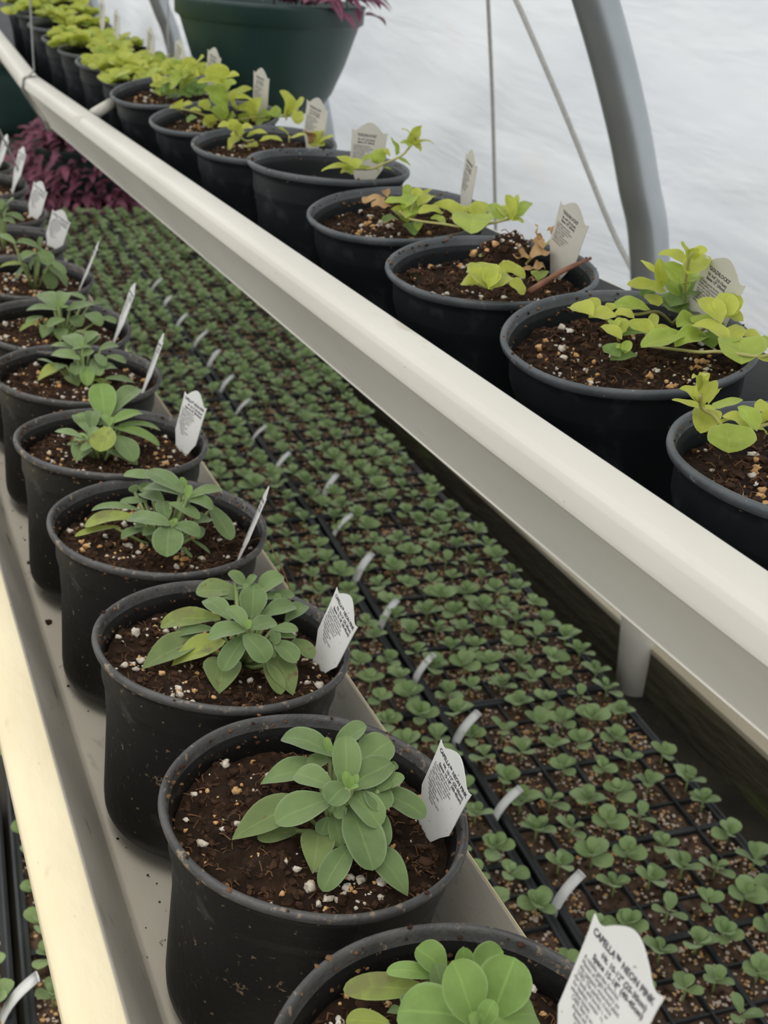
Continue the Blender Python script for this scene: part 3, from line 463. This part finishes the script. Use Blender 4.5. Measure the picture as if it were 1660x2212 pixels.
def text_mesh(lines, name):
    vs, fs, ms = [], [], []
    for s, x, y, size, sx, m, align in lines:
        cu = bpy.data.curves.new('txt', 'FONT'); cu.body = s; cu.size = size; cu.align_x = align; cu.resolution_u = 2; cu.offset = size*(.030 if m == 0 else .010)
        o = bpy.data.objects.new('txt', cu); col.objects.link(o); dg = bpy.context.evaluated_depsgraph_get()
        me = bpy.data.meshes.new_from_object(o.evaluated_get(dg)); k = len(vs)
        for v in me.vertices:
            X, Y = x+v.co.x*sx, y+v.co.y; vs.append((X, Y, -.5*X*X*2.2+.08*(min(0, Y)**2)+.00042))
        for p in me.polygons: fs.append(tuple(i+k for i in p.vertices)); ms.append(m)
        bpy.data.objects.remove(o); bpy.data.curves.remove(cu); bpy.data.meshes.remove(me)
    return vs, fs, ms
cap = [("CAPELLA\u2122 NEON PINK", -.0158, -.0052, .0035, .86, 0, 'LEFT'), ("Ht. 10-12\" (25-30cm)", -.0085, -.0089, .0030, .90, 0, 'LEFT'), ("Space 15-18\" (40-45cm)", -.0118, -.0120, .0030, .92, 0, 'LEFT')]
for i, s in enumerate(["A reliable garden favorite.", "Masses of bright flowers on", "this compact, mounded plant.", "USES: The perfect choice", "for beds and borders, or", "for baskets, containers,", "window boxes.", "CARE: Best in well-", "drained soil.", "Remove any spent", "blooms."]):
    w = .78 if i < 7 else .72
    cap.append((s, -.0152+(0 if i < 7 else .003*(i-6)*.6), -.0145-i*.0021, .0024, w, 1, 'LEFT'))
gol = [("'GOLDILOCKS'", -.0120, -.0062, .0037, .80, 0, 'LEFT'), ("Ht. 4-6\" (10-15cm)", -.0112, -.0101, .0029, .78, 0, 'LEFT'), ("Space 12\" (30cm)", -.0112, -.0130, .0029, .84, 0, 'LEFT')]
for i, s in enumerate(["A reliable garden favorite.", "Bright yellow, rounded leaves", "form low, trailing mats in", "sun or part shade.", "USES: A colorful accent for", "baskets and containers.", "CARE: Best in moist,", "well-drained soil."]):
    gol.append((s, -.0150, -.0165-i*.0022, .0024, .70, 1, 'LEFT'))
TXT = {'L': text_mesh(cap, 'a'), 'R': text_mesh(gol, 'b')}
TAGLAB = {'A': 'large white printed plant tag with dirt flecks, nearest the camera, bottom right', 'B': 'white printed tag with dirt specks behind the fanned green petunia', 'C': 'white printed tag beside the petunia with yellowing leaves',
 'D': 'white tag seen edge-on in the pot of the leaning petunia', 'E': 'white printed tag leaning in the pot of the sparse yellow-green petunia', 'F': 'thin white tag seen edge-on, upper of the two bare slim ones above the sparse petunia',
 'G': 'narrow white tag leaning right beside the wide spreading petunia', 'H': 'very thin edge-on white tag rising above dark rim, seventh row gap on the left', 'I': 'white printed tag just right of the small green crown at the left edge',
 'J': 'white tag crossed by nothing, in front of the purple basket foliage', 'K': 'white tag at far left crossed by a thin wire', 'L': 'white tag cut by the left edge, farthest in the left gutter',
 'R2': "cream printed tag partly hidden by creeping jenny, nearest of the right gutter", 'R3': 'cream printed tag behind the dried brown leaves', 'R4': 'narrow cream tag seen almost edge-on before the white film', 'R5': 'cream printed tag facing the camera squarely in the right gutter',
 'R6': 'cream printed tag just right of two round golden leaves', 'R7': 'cream tag standing before the green hanging basket', 'R8': 'small cream tag at the left side of the green basket', 'R9': 'small blurred cream tag left of the basket',
 'R10': 'far cream tag above small trailing golden leaves', 'R11': 'far slim white tag by the dense golden clump', 'R12': 'farthest slim white tag at the top edge'}
TAGLAB['H'] = 'very thin edge-on white tag, the slimmest in the left gutter'
TAGLAB['J'] = 'white tag standing before the purple basket foliage, not crossed by the wire'
TAGLAB['F'] = 'slim white tag seen nearly edge-on, just above the sparse yellow-green petunia'
for n, (B, w, h, Hs) in TAGS.items():
    w, h0 = Vector(w).normalized(), Vector(h); h = h0; h = (h - w*h.dot(w)).normalized(); nn = w.cross(h); B = Vector(B)
    side = 'R' if n[0] == 'R' else 'L'; H2 = max(Hs, .045)
    mb = tag_mesh(H2, 0, 0); t = mb.build('plant_tag', M['tag_c'] if side == 'R' else M['tag_w'], smooth=False)
    O = B + h0*Hs; t.matrix_world = Matrix(((w.x, h.x, nn.x, O.x), (w.y, h.y, nn.y, O.y), (w.z, h.z, nn.z, O.z), (0, 0, 0, 1)))
    tag(t, TAGLAB[n], 'plant tag', 'printed plant tags in the %s gutter' % ('right' if side == 'R' else 'left'))
    vs, fs, ms = TXT[side]; tm = MB(); tm.add(vs, fs, ms)
    x = tm.build('printed_text', [M['ink'], M['ink_soft']], t, smooth=False); x['label'] = 'dark printed lettering'

# ------------------------------------------------------------------ gutters
def extrude(prof, y0, y1, mats, name, seg=24, dz=lambda y: 0, mat_of=None, dx=lambda y: 0):
    mb = MB(); n = len(prof); vs, fs, ms = [], [], []
    for i in range(seg+1):
        y = y0+(y1-y0)*i/seg
        for (x, z, *m) in prof: vs.append((x+dx(y), y, z+dz(y)))
    for i in range(seg):
        for k in range(n):
            k2 = (k+1) % n; fs.append((i*n+k, (i+1)*n+k, (i+1)*n+k2, i*n+k2)); ms.append(prof[k][2] if len(prof[k]) > 2 else 0)
    fs += [tuple(range(n)), tuple(seg*n+k for k in range(n))[::-1]]; ms += [0, 0]
    mb.add(vs, fs, ms)
    return mb
def rprof(g=0):
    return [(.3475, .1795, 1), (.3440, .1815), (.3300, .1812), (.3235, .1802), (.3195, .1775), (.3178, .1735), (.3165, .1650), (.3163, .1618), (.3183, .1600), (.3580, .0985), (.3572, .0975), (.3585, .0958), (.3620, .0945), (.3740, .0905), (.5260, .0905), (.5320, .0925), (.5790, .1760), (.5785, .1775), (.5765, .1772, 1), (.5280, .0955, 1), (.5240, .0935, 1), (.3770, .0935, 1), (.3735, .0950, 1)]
def sag1(y): return .004*math.sin(max(0, y)*1.3)*0
def gutter(prof, y0, y1, mats, label, name='plant_gutter', **k):
    o = extrude(prof, y0, y1, mats, name, **k).build(name, mats, smooth=False)
    bv = o.modifiers.new('b', 'BEVEL'); bv.width = .0012; bv.segments = 2; bv.limit_method = 'ANGLE'; bv.angle_limit = .25
    for p in o.data.polygons: p.use_smooth = True
    tag(o, label, 'gutter', 'white plastic growing gutters'); return o
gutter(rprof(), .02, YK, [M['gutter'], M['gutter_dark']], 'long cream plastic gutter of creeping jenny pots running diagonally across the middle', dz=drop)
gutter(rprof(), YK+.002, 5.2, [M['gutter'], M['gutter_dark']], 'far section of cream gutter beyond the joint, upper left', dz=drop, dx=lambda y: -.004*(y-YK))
# coupling sleeve at the joint
sl = [(x+(-.004 if x < .36 else .004 if x > .56 else 0), z+(.003 if z > .1 else -.003)) for (x, z, *m) in rprof()]
sl = sl[1:17]; sl = sl + [((x*.992+.0036), z-.001 if z > .1 else z+.001) for x, z in sl[::-1]]
cp = extrude(sl, YK-.022, YK+.022, None, 'x', seg=2, dz=drop); cpl = cp.build('gutter_coupling', M['gutter'], smooth=False); tag(cpl, 'cream sleeve joining the two lengths of the right-hand gutter', 'coupling')
lp = [(.0785, -.0520, 0), (.0765, -.0498), (.0600, -.0495), (.0535, -.0508), (.0495, -.0535), (.0478, -.0570), (.0480, -.0600), (.0500, -.0620), (.0960, -.1400), (.1020, -.1440), (.2640, -.1540), (.2680, -.1520), (.2905, -.0655), (.2898, -.0635), (.2878, -.0640, 1), (.2640, -.1480, 1), (.1650, -.1435, 1), (.1570, -.1405, 1), (.1135, -.1380, 1)]
# inner floor: a shallow step runs along the near side
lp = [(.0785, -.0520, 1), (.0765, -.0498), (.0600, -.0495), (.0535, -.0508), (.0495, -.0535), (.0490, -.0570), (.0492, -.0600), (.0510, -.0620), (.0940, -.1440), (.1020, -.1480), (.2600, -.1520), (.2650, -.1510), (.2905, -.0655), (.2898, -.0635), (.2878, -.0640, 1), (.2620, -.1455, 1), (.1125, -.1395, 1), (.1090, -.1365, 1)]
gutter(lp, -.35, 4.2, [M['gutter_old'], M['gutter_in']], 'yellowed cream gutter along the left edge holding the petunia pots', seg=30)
# crumbs of soil on the near gutter floor
cr = MB(); rnd = random.Random(5)
for k in range(150):
    y = rnd.uniform(.35, 1.5); x = rnd.uniform(.116, .150) if rnd.random() < .75 else rnd.uniform(.262, .284); z = -.1392+(-.004/.14*(x-.116)) if x < .2 else -.0640-(.2878-x)*3.16+.0005
    s = rnd.uniform(.0003, .0011)*(2.6 if rnd.random() < .06 else 1); cr.blob((x, y, z+s*.4), s, (1, 1, .7), k, 0, 1, .8)
for k in range(30):
    y = rnd.uniform(.35, 1.3); x = rnd.uniform(.118, .150); a = rnd.random()*6.28; l = rnd.uniform(.001, .004); z = -.1385-.004/.14*(x-.116)
    cr.tube([(x, y, z), (x+math.cos(a)*l, y+math.sin(a)*l, z+.0006), (x+math.cos(a+.7)*l*1.5, y+math.sin(a+.7)*l*1.5, z)], .0002, 4, 0)
c = cr.build('soil_crumbs', M['soil2']); tag(c, 'dark crumbs of spilled soil on the floor of the left gutter', 'soil', kind='stuff')
# pipe stub behind the gutter, hanger wires
pm = MB(); pm.tube([(.350, 1.86, .136), (.392, 1.90, .150)], .0085, 14); o = pm.build('pipe_stub', M['gutter']); tag(o, 'short cream pipe end poking out between the right gutter and the pots', 'pipe')
wm = MB(); kx = .334
wm.tube([(kx-.002, 2.33, 1.3), (kx, 2.33, .256), (kx+.001, 2.33, .14), (kx-.019, 2.335, .118), (kx-.0205, 2.34, .104), (kx+.022, 2.34, .034), (kx+.05, 2.34, .028), (kx+.20, 2.34, .028), (kx+.248, 2.34, .110), (kx+.24, 2.33, 1.3)], .0018, 8)
o = wm.build('hanger_wire', M['wire']); tag(o, 'grey wire hanging down and looping under the right gutter by its joint', 'wire')
wm = MB(); wm.tube([(.06, 2.02, .42), (.165, 2.04, .22), (.237, 2.05, .078), (.2915, 2.05, -.055)], .0016, 6); o = wm.build('support_wire', M['wire']); tag(o, 'thin slanting grey wire rising from the far side of the left gutter', 'wire')

# ------------------------------------------------------------------ hoops and film
HP = [(-.66, 1.045), (-.45, 1.025), (-.2, .990), (.064, .934), (.153, .900), (.235, .865), (.36, .800), (.55, .685), (.8, .50), (1.05, .27), (1.3, -.02)]
def hx(z):
    for (z0, x0), (z1, x1) in zip(HP, HP[1:]):
        if z <= z1: return x0+(x1-x0)*(z-z0)/(z1-z0)
    return HP[-1][1]
for i, Y in enumerate((1.25, 2.47, 3.69, 4.91, 6.13)):
    hm = MB(); hm.tube(spline([(x, Y, z) for z, x in HP[1:]], 5), .0255, 24)
    o = hm.build('greenhouse_hoop', M['steel'])
    tag(o, ['thick galvanised steel hoop tube curving up before the white film', 'steel hoop tube hidden mostly behind the green hanging basket', 'steel hoop tube at the left side of the green hanging basket', 'distant steel hoop tube, fourth along the film wall', 'distant steel hoop tube, fifth along the film wall'][i], 'hoop', 'steel greenhouse hoops')
for i, Y in enumerate((1.25, 3.69)):
    pm = MB(); pm.tube([(1.047, Y, -.66), (1.036, Y, -.55), (1.024, Y, -.44), (1.002, Y, -.28)], .0270, 24)
    o = pm.build('post_sleeve', M['gutter']); tag(o, ['cream plastic post at the foot of the nearest hoop, below the right gutter', 'cream plastic post at the foot of the third hoop, far away'][i], 'post')
fm = MB(); ys = [-.8+.035*i for i in range(320)]; zs = []
sp = spline([(x+.031, 0, z) for z, x in HP], 9); nz = len(sp); vs = []
for y in ys:
    fold = abs(((y-1.25) % 1.22)-0); nearh = min(fold, 1.22-fold)
    k = min(1, nearh/.08)
    for p in sp:
        a = p.z*1.0+y*.75
        w = .016*noise.noise(Vector((y*1.6, p.z*4.5+y*1.9, 3)))+.006*noise.noise(Vector((y*5, p.z*9+y*6, 9)))+.010*abs(noise.noise(Vector((a*3.2, (p.z-y)*.9, 5))))
        vs.append((p.x+max(w*k, -.001*k)+.004*k, y, p.z))
fs = [(i*nz+j, i*nz+j+1, (i+1)*nz+j+1, (i+1)*nz+j) for i in range(len(ys)-1) for j in range(nz-1)]
fm.add(vs, fs); o = fm.build('wall_right', M['film']); tag(o, kind='structure'); o['label'] = 'wrinkled translucent white greenhouse film'
def on_film(y, z, off=-.006):
    return (hx(z)+.031+off, y, z)
# cords against the film (a vertical one and a slanting one per bay)
def film_hit(px, py, off):
    d = (fw + rt*((px-830)/F_PX) - up*((py-1106)/F_PX)); lo, hi = .5, 12
    for _ in range(40):
        m_ = (lo+hi)/2; P = CAM+d*m_
        if P.x < hx(P.z)+.031+off: lo = m_
        else: hi = m_
    return CAM+d*lo
v0, v1, v2 = [film_hit(*q, -.004) for q in ((1052, -60), (1064, 200), (1070, 430))]
cm = MB(); cm.tube(spline([v0, v1, v2, v2+(v2-v1)*1.2], 4), .0030, 8); o = cm.build('film_cord', M['cord']); tag(o, 'pale cord hanging straight down against the white film', 'cord')
pts = [film_hit(*q, -.004) for q in ((1085, -60), (1115, 0), (1155, 90), (1228, 262), (1320, 490), (1370, 590), (1420, 700))]
cm = MB(); cm.tube(spline(pts, 4), .0036, 8); o = cm.build('film_cord', M['cord']); tag(o, 'pale slanting cord against the film, reaching down toward the nearest hoop', 'cord')
off = Vector((0, 2.44, 0))
cm = MB(); cm.tube([p+off for p in spline(pts, 4)], .0036, 8); o = cm.build('film_cord', M['cord']); tag(o, 'far slanting cord against the film left of the green basket', 'cord')

# baseboard, ground
bm_ = MB(); bm_.box((1.062, 4.0, -.585), (.038, 10.0, .090)); o = bm_.build('baseboard_right', M['board'], smooth=False); tag(o, kind='structure')
bm_ = MB(); bm_.box((1.088, 4.0, -.538), (.092, 10.0, .008)); o = bm_.build('trim_1', M['board_top'], smooth=False); tag(o, kind='structure')
gm = MB(); nx, ny = 60, 140; vs = []
for i in range(nx+1):
    for j in range(ny+1):
        x, y = -3+7*i/nx, -1.5+12*j/ny; vs.append((x, y, -.625+.012*noise.noise(Vector((x*5, y*5, 0)))+.006*noise.noise(Vector((x*17, y*17, 3)))))
gm.add(vs, [(i*(ny+1)+j, (i+1)*(ny+1)+j, (i+1)*(ny+1)+j+1, i*(ny+1)+j+1) for i in range(nx) for j in range(ny)])
o = gm.build('floor', M['ground']); tag(o, kind='structure')

# ------------------------------------------------------------------ bench, trays, seedlings
ZT = -.495; TW, TL = .262, .570; CW, CL = TW/6, TL/12
O = Vector((.630, 1.131, 0))
def frame(m):     # origin and directions of tray row m
    if m < 1: th = math.radians(4.6); o = O + Vector((math.sin(th), math.cos(th), 0))*TL*m
    else: th = math.radians(2.4); th0 = math.radians(4.6); o = O + Vector((math.sin(th0), math.cos(th0), 0))*TL*.0 + Vector((math.sin(th), math.cos(th), 0))*TL*m + Vector((.012, 0, 0))
    return o, Vector((math.cos(th), -math.sin(th), 0)), Vector((math.sin(th), math.cos(th), 0)), th
def tray_body():
    mb = MB(); t = .0022; h = .045
    for i in range(7):
        w = .0100 if i in (0, 6) else .0050 if i == 3 else .0026
        mb.box((min(max(i*CW, w/2), TW-w/2), TL/2, -h/2), (w, TL, h))
    for j in range(13):
        w = .0070 if j % 3 == 0 else .0026
        mb.box((TW/2, min(max(j*CL, w/2), TL-w/2), -h/2-.0008), (TW, w, h-.0016))
    mb.box((TW/2, TL/2, -h), (TW, TL, .002))
    # rolled outer lip
    e = .0032
    for (a, b) in (((e,e),(TW-e,e)), ((TW-e,e),(TW-e,TL-e)), ((TW-e,TL-e),(e,TL-e)), ((e,TL-e),(e,e))):
        mb.tube([(a[0], a[1], -.001), (b[0], b[1], -.001)], .0030, 6)
    return mb
tb = tray_body().build('tray_body', M['tray'], smooth=False)
sm_ = MB(); rnd = random.Random(9)
for i in range(6):
    for j in range(12):
        g = 5; vs = []
        for a in range(g+1):
            for b in range(g+1):
                x, y = (i+a/g)*CW, (j+b/g)*CL; vs.append((x, y, -.007+.0035*noise.noise(Vector((x*70, y*70, 1)))+.002*noise.noise(Vector((x*200, y*200, 1)))))
        sm_.add(vs, [(a*(g+1)+b, (a+1)*(g+1)+b, (a+1)*(g+1)+b+1, a*(g+1)+b+1) for a in range(g) for b in range(g)], 0)
        k = rnd.choice((10, 16, 26, 36))
        for _ in range(k):
            x, y = (i+rnd.uniform(.12, .88))*CW, (j+rnd.uniform(.12, .88))*CL; s = rnd.uniform(.0009, .0026)
            sm_.blob((x, y, -.005), s, (1, 1, .7), rnd.random()*50, 1 if rnd.random() < .55 else 2, 1, .6)
        for _ in range(10):
            x, y = (i+rnd.uniform(.12, .88))*CW, (j+rnd.uniform(.12, .88))*CL; s = rnd.uniform(.001, .003); sm_.blob((x, y, -.0055), s, (1, .8, .6), rnd.random()*50, 3, 1, .6)
M['plugperl'] = surf('plug_perlite', (.52,.40,.32), (.72,.60,.50), 160, .9, .5, 400)
ts = sm_.build('plug_soil', [M['plugsoil'], M['plugperl'], M['perlite2'], M['soil2']], smooth=False); ts['kind'] = 'stuff'
def seedling_mesh(seed):
    rnd = random.Random(seed); mb = MB(); n = rnd.choice((5, 6, 7, 8)); tall = rnd.uniform(.8, 1.25)
    mb.tube([(0, 0, -.008), (0, 0, .006*tall)], .0009, 5, 1)
    for k in range(n):
        a = k*2.4+rnd.uniform(-.3, .3); q = k/(n-1); ln = (.016-.007*(1-q))*rnd.uniform(.85, 1.15)*1.08; el = 1.05-.85*q+rnd.uniform(-.15, .15); z = .009*tall-.005*q
        b = (math.cos(a)*.001, math.sin(a)*.001, z); t = (math.cos(a)*ln*math.cos(el), math.sin(a)*ln*math.cos(el), z+ln*math.sin(el)*.9)
        leaf(mb, b, t, ln*rnd.uniform(.66, .85), 'pet', rnd.choice((0, 0, 2)), .12, .15, rnd=rnd.random(), nu=7, nv=5)
    return mb
SEED = [seedling_mesh(100+s) for s in range(9)]
SM = [M['seedling'], M['stem_g'], M['seedling2']]
protos = [s.build('seedling', SM) for s in SEED]
TRN = ['first', 'second', 'third', 'fourth', 'fifth', 'sixth', 'seventh', 'eighth']
cands = []; first = True
cols = {0: 'right-hand column', -1: 'middle column', -2: 'column beside the petunia gutter', -3: 'column just left of the petunia gutter', -4: 'column at the far left edge'}
for cidx in (0, -1, -2, -3, -4):
    cnt = 0
    for m in range(-2, 6):
        if m == 5 and cidx > -2: continue
        o, ex, ey, th = frame(m); base = o + ex*(TW+.007)*cidx; base.z = ZT
        vis = 0
        for i in range(6):
            for j in range(12):
                p = base + ex*CW*(i+.5) + ey*CL*(j+.5)
                if in_view(p, 30): vis += 1
        if not vis: continue
        root = empty('seedling_tray', base); root.rotation_euler = (0, 0, -th)
        cnt += 1
        tlab = 'black plug tray of seedlings, %s, %s from the camera' % (cols[cidx], TRN[min(cnt-1, 7)])
        tag(root, tlab, 'seedling tray', 'black plug trays on the bench')
        b2 = use(tb, root); s2 = use(ts, root)
        rnd = random.Random(cidx*31+m)
        for i in range(6):
            for j in range(12):
                if rnd.random() < .05: continue
                p = base + ex*CW*(i+.5+rnd.uniform(-.12, .12)) + ey*CL*(j+.5+rnd.uniform(-.12, .12)); p.z = ZT
                q = in_view(p, 25)
                if q: cands.append((q[2], p, rnd.random()*6.28, rnd.uniform(1.2, 1.65), rnd.randrange(9), (cidx, m, cnt), q))
# those hidden by the gutters and pots are dropped; sorted nearest first
def line_x(P, Q, y): return P[0]+(Q[0]-P[0])*(y-P[1])/(Q[1]-P[1])
def hidden(q):
    x, y, z = q
    if line_x((30, 1300), (300, 2212), y) < x < line_x((345, 870), (1160, 2065), y)-40 and y > 1300: return True
    if 0 <= y <= 1300 and x < line_x((345, 870), (1160, 2065), y)-60: return True
    if x > line_x((1082, 1106), (1655, 1606), y)+45: return True
    return False
cands = [c for c in cands if not hidden(c[6])]
cands.sort(key=lambda c: c[0])
near, far = cands[:300], cands[300:]
usedseed = set()
for z, p, a, s, v, tr, q in near:
    if v in usedseed: o = protos[v].copy(); col.objects.link(o)
    else: o = protos[v]; usedseed.add(v)
    o.location = p; o.rotation_euler = (0, 0, a); o.scale = (s, s, s)
    tag(o, 'small green seedling, %s of black trays, %s tray' % (cols[tr[0]], TRN[min(tr[2]-1, 7)]), 'seedling', 'seedlings in the plug trays')
fb = MB()
for z, p, a, s, v, tr, q in far:
    src = SEED[v]; ca, sa = math.cos(a)*s, math.sin(a)*s
    fb.add([(p.x+x*ca-y*sa, p.y+x*sa+y*ca, p.z+zz*s) for x, y, zz in src.v], src.f, list(src.m), list(src.d))
o = fb.build('seedlings', SM); tag(o, 'mass of small green seedlings filling the farther trays on the bench', 'seedlings', 'seedlings in the plug trays', 'stuff')

# white stakes, one per three rows of cells
st_m = MB(); pr = []
for k in range(9):
    t = k/8; pr.append((.026*t**1.7, .004*t, -.012+.050*t - .012*t*t))
vs = []
for (x, y, z) in pr:
    for dx, dy in ((-.0006, -.0048), (.0006, -.0048), (.0010, 0), (.0006, .0048), (-.0006, .0048)): vs.append((x+dx, dy, z))
fs = [(i*5+j, i*5+(j+1) % 5, (i+1)*5+(j+1) % 5, (i+1)*5+j) for i in range(8) for j in range(5)] + [(0,1,2,3,4), (40,44,43,42,41)]
st_m.add(vs, fs); st0 = st_m.build('tray_stake', M['stake'])
SK = [(0.598, 0.773), (0.604, 0.92), (0.622, 1.06), (0.632, 1.203), (0.641, 1.344), (0.654, 1.477), (0.677, 1.632), (0.716, 1.778), (0.664, 1.897), (0.662, 2.038), (0.673, 2.178), (0.679, 2.309), (0.698, 2.468), (0.702, 2.608), (0.696, 2.75), (0.695, 2.896), (0.71, 3.069)]
lefts = [(.043, .820), (.020, 1.060)]
k = 0
for i, (x, y) in enumerate(SK + lefts):
    o = st0 if i == 0 else st0.copy()
    if i: col.objects.link(o)
    o.location = (x, y, ZT); o.rotation_euler = (0, 0, math.radians(12)+random.uniform(-.3, .2)); s = random.uniform(1.15, 1.4); o.scale = (s, s, s)
    if i < len(SK): lab = 'small curved white stake between the seedlings, %s from the camera in the long row' % ORD[i]
    else: lab = ['white stake among seedlings at the bottom left corner', 'white stake among seedlings left of the petunia gutter, behind the corner one'][i-len(SK)]
    tag(o, lab, 'plant stake', 'white stakes in the seedling trays')
# bench under the trays
bt = MB(); o2, ex, ey, th = frame(0); Rz = Matrix.Rotation(-th, 3, 'Z')
root = empty('bench', (0, 0, -.625)); tag(root, 'low dark wooden bench carrying the seedling trays', 'bench')
bt = MB(); c = Vector((-.02, 1.9, .065)); bt.box(c+Vector((.28, .0, 0)), (1.25, 6.0, .014), 0, Matrix.Rotation(-math.radians(3.2), 3, 'Z')); bt.build('bench_top', M['bench'], root, smooth=False)
for x, y in ((-.35, .2), (.70, .2), (-.2, 2.2), (.78, 2.2), (-.1, 4.6), (.85, 4.6)):
    lg = MB(); lg.box((x, y, .029), (.05, .05, .058)); lg.build('leg', M['bench'], root, smooth=False)

# ------------------------------------------------------------------ baskets
def basket(name_loc, R_, H_, label, nleaf, seed, spread, droop, group='green hanging baskets', leafsel=None, lsz=1.0, mound=.04):
    root = empty('hanging_basket', name_loc); tag(root, label, 'hanging basket', group)
    mb = MB(); rb = R_*.60
    prof = [(.004, .002), (rb*.85, .002), (rb*.9, 0), (rb, .004), (rb+(R_-rb)*.30, H_*.18), (rb+(R_-rb)*.62, H_*.45), (R_*.975, H_*.80), (R_*.985, H_-.030), (R_*1.03, H_-.026), (R_*1.035, H_-.004), (R_*1.05, H_), (R_*1.01, H_+.002), (R_*.96, H_-.004), (R_*.93, H_*.8), (rb*.9, .01), (.004, .008)]
    mb.lathe(prof, 72); mb.build('pot', M['basket'], root)
    so = MB(); so.lathe([(.001, H_-.02), (R_*.5, H_-.018), (R_*.94, H_-.022)], 40); so.build('soil', M['soil'], root)
    fo = MB(); rnd = random.Random(seed); sm = MB()
    for k in range(nleaf):
        a = rnd.random()*2*PI
        if leafsel: a = leafsel(rnd)
        rr = R_*rnd.uniform(.2, 1.0+spread)
        if spread > .5 and k % 2: rr = R_*rnd.uniform(1.02, 1.45)
        over = max(0, rr/R_-1)
        z = H_+.015+mound*(1-min(1, rr/R_)**2)+rnd.uniform(-.01, .02)-(over*R_*1.2+rnd.random()*droop if over > 0 else 0)
        b = Vector((rr*math.cos(a), rr*math.sin(a), z)); da = a+rnd.uniform(-1.1, 1.1); l = rnd.uniform(.030, .058)*lsz
        t = b+Vector((math.cos(da)*l*.85, math.sin(da)*l*.85, rnd.uniform(-.7, .35)*l))
        b.z = max(b.z, .012); t.z = max(t.z, .006)
        leaf(fo, b, t, l*.36, 'lance', 0, .12, .35, nu=8, nv=5)
        if k % 3 == 0 and over == 0: sm.tube([Vector((b.x*.6, b.y*.6, H_)), b.lerp(Vector((b.x*.6, b.y*.6, H_+.03)), .4), b], .0016, 5)
    fo.build('foliage', M['purple'], root); sm.build('stem', M['purple'], root)
    return root
HB = Vector((.662, 1.99, .132))
basket(HB, .148, .165, 'large dark green hanging basket with purple leaves over its rim, before the white film', 130, 4, .10, .012, lsz=1.15, leafsel=lambda r: math.radians(r.gauss(-48, 22)))
hw = MB()
for k in range(4):
    a = k*PI/2+.6; hw.tube([HB+Vector((.152*math.cos(a), .152*math.sin(a), .16)), HB+Vector((0, 0, .75))], .0018, 6)
hw.tube([HB+Vector((0, 0, .75)), HB+Vector((0, 0, 1.2))], .003, 6)
r_ = bpy.data.objects[[o.name for o in bpy.data.objects if o.name.startswith('hanging_basket')][0]]
w_ = hw.build('hanger', M['wire']); w_.parent = r_; w_.matrix_parent_inverse = Matrix.Translation(-HB)
basket(Vector((.79, 4.42, -.552)), .17, .20, 'dark green basket overflowing with purple leaves on the bench, below the right gutter', 1700, 8, .80, .24, lsz=1.35, mound=.12)
basket(Vector((.80, 6.3, -.618)), .20, .34, 'dark green basket at the top left, beyond the purple one', 40, 12, .05, .0)

# ------------------------------------------------------------------ light
w = bpy.data.worlds.new('world'); sc.world = w; w.use_nodes = True; nt = w.node_tree; nt.nodes.clear()
out = nt.nodes.new('ShaderNodeOutputWorld'); bg = nt.nodes.new('ShaderNodeBackground'); tc = nt.nodes.new('ShaderNodeTexCoord'); sx = nt.nodes.new('ShaderNodeSeparateXYZ')
nt.links.new(tc.outputs['Generated'], sx.inputs[0])
cr_ = ramp(nt, sx.outputs[2], [(0, (.58,.60,.60)), (.35, (.92,.93,.93)), (1, (1,.99,.96))])
nt.links.new(cr_, bg.inputs[0]); bg.inputs[1].default_value = 1.0; nt.links.new(bg.outputs[0], out.inputs[0])
def sun(rot, e, ang, c):
    l = bpy.data.lights.new('sun', 'SUN'); l.energy = e; l.angle = ang; l.color = c; o = bpy.data.objects.new('sun', l); col.objects.link(o)
    o.rotation_euler = Vector(rot).to_track_quat('-Z', 'Y').to_euler(); return o
sun((-.10, .30, -1), 2.5, math.radians(42), (1, .95, .84))
sc.view_settings.view_transform = 'Standard'; sc.view_settings.look = 'None'; sc.view_settings.exposure = 0.46; sc.view_settings.gamma = 1; sc.view_settings.use_curve_mapping = False
sc.cycles.use_denoising = True; sc.cycles.max_bounces = 8; sc.cycles.diffuse_bounces = 4; sc.cycles.transmission_bounces = 6; sc.cycles.transparent_max_bounces = 8
# drop prototypes that were never placed
for o in list(bpy.data.objects):
    if o.name.split('.')[0] in ('pot', 'soil', 'perlite', 'seedling', 'tray_body', 'plug_soil') and o.parent is None and 'category' not in o: bpy.data.objects.remove(o)
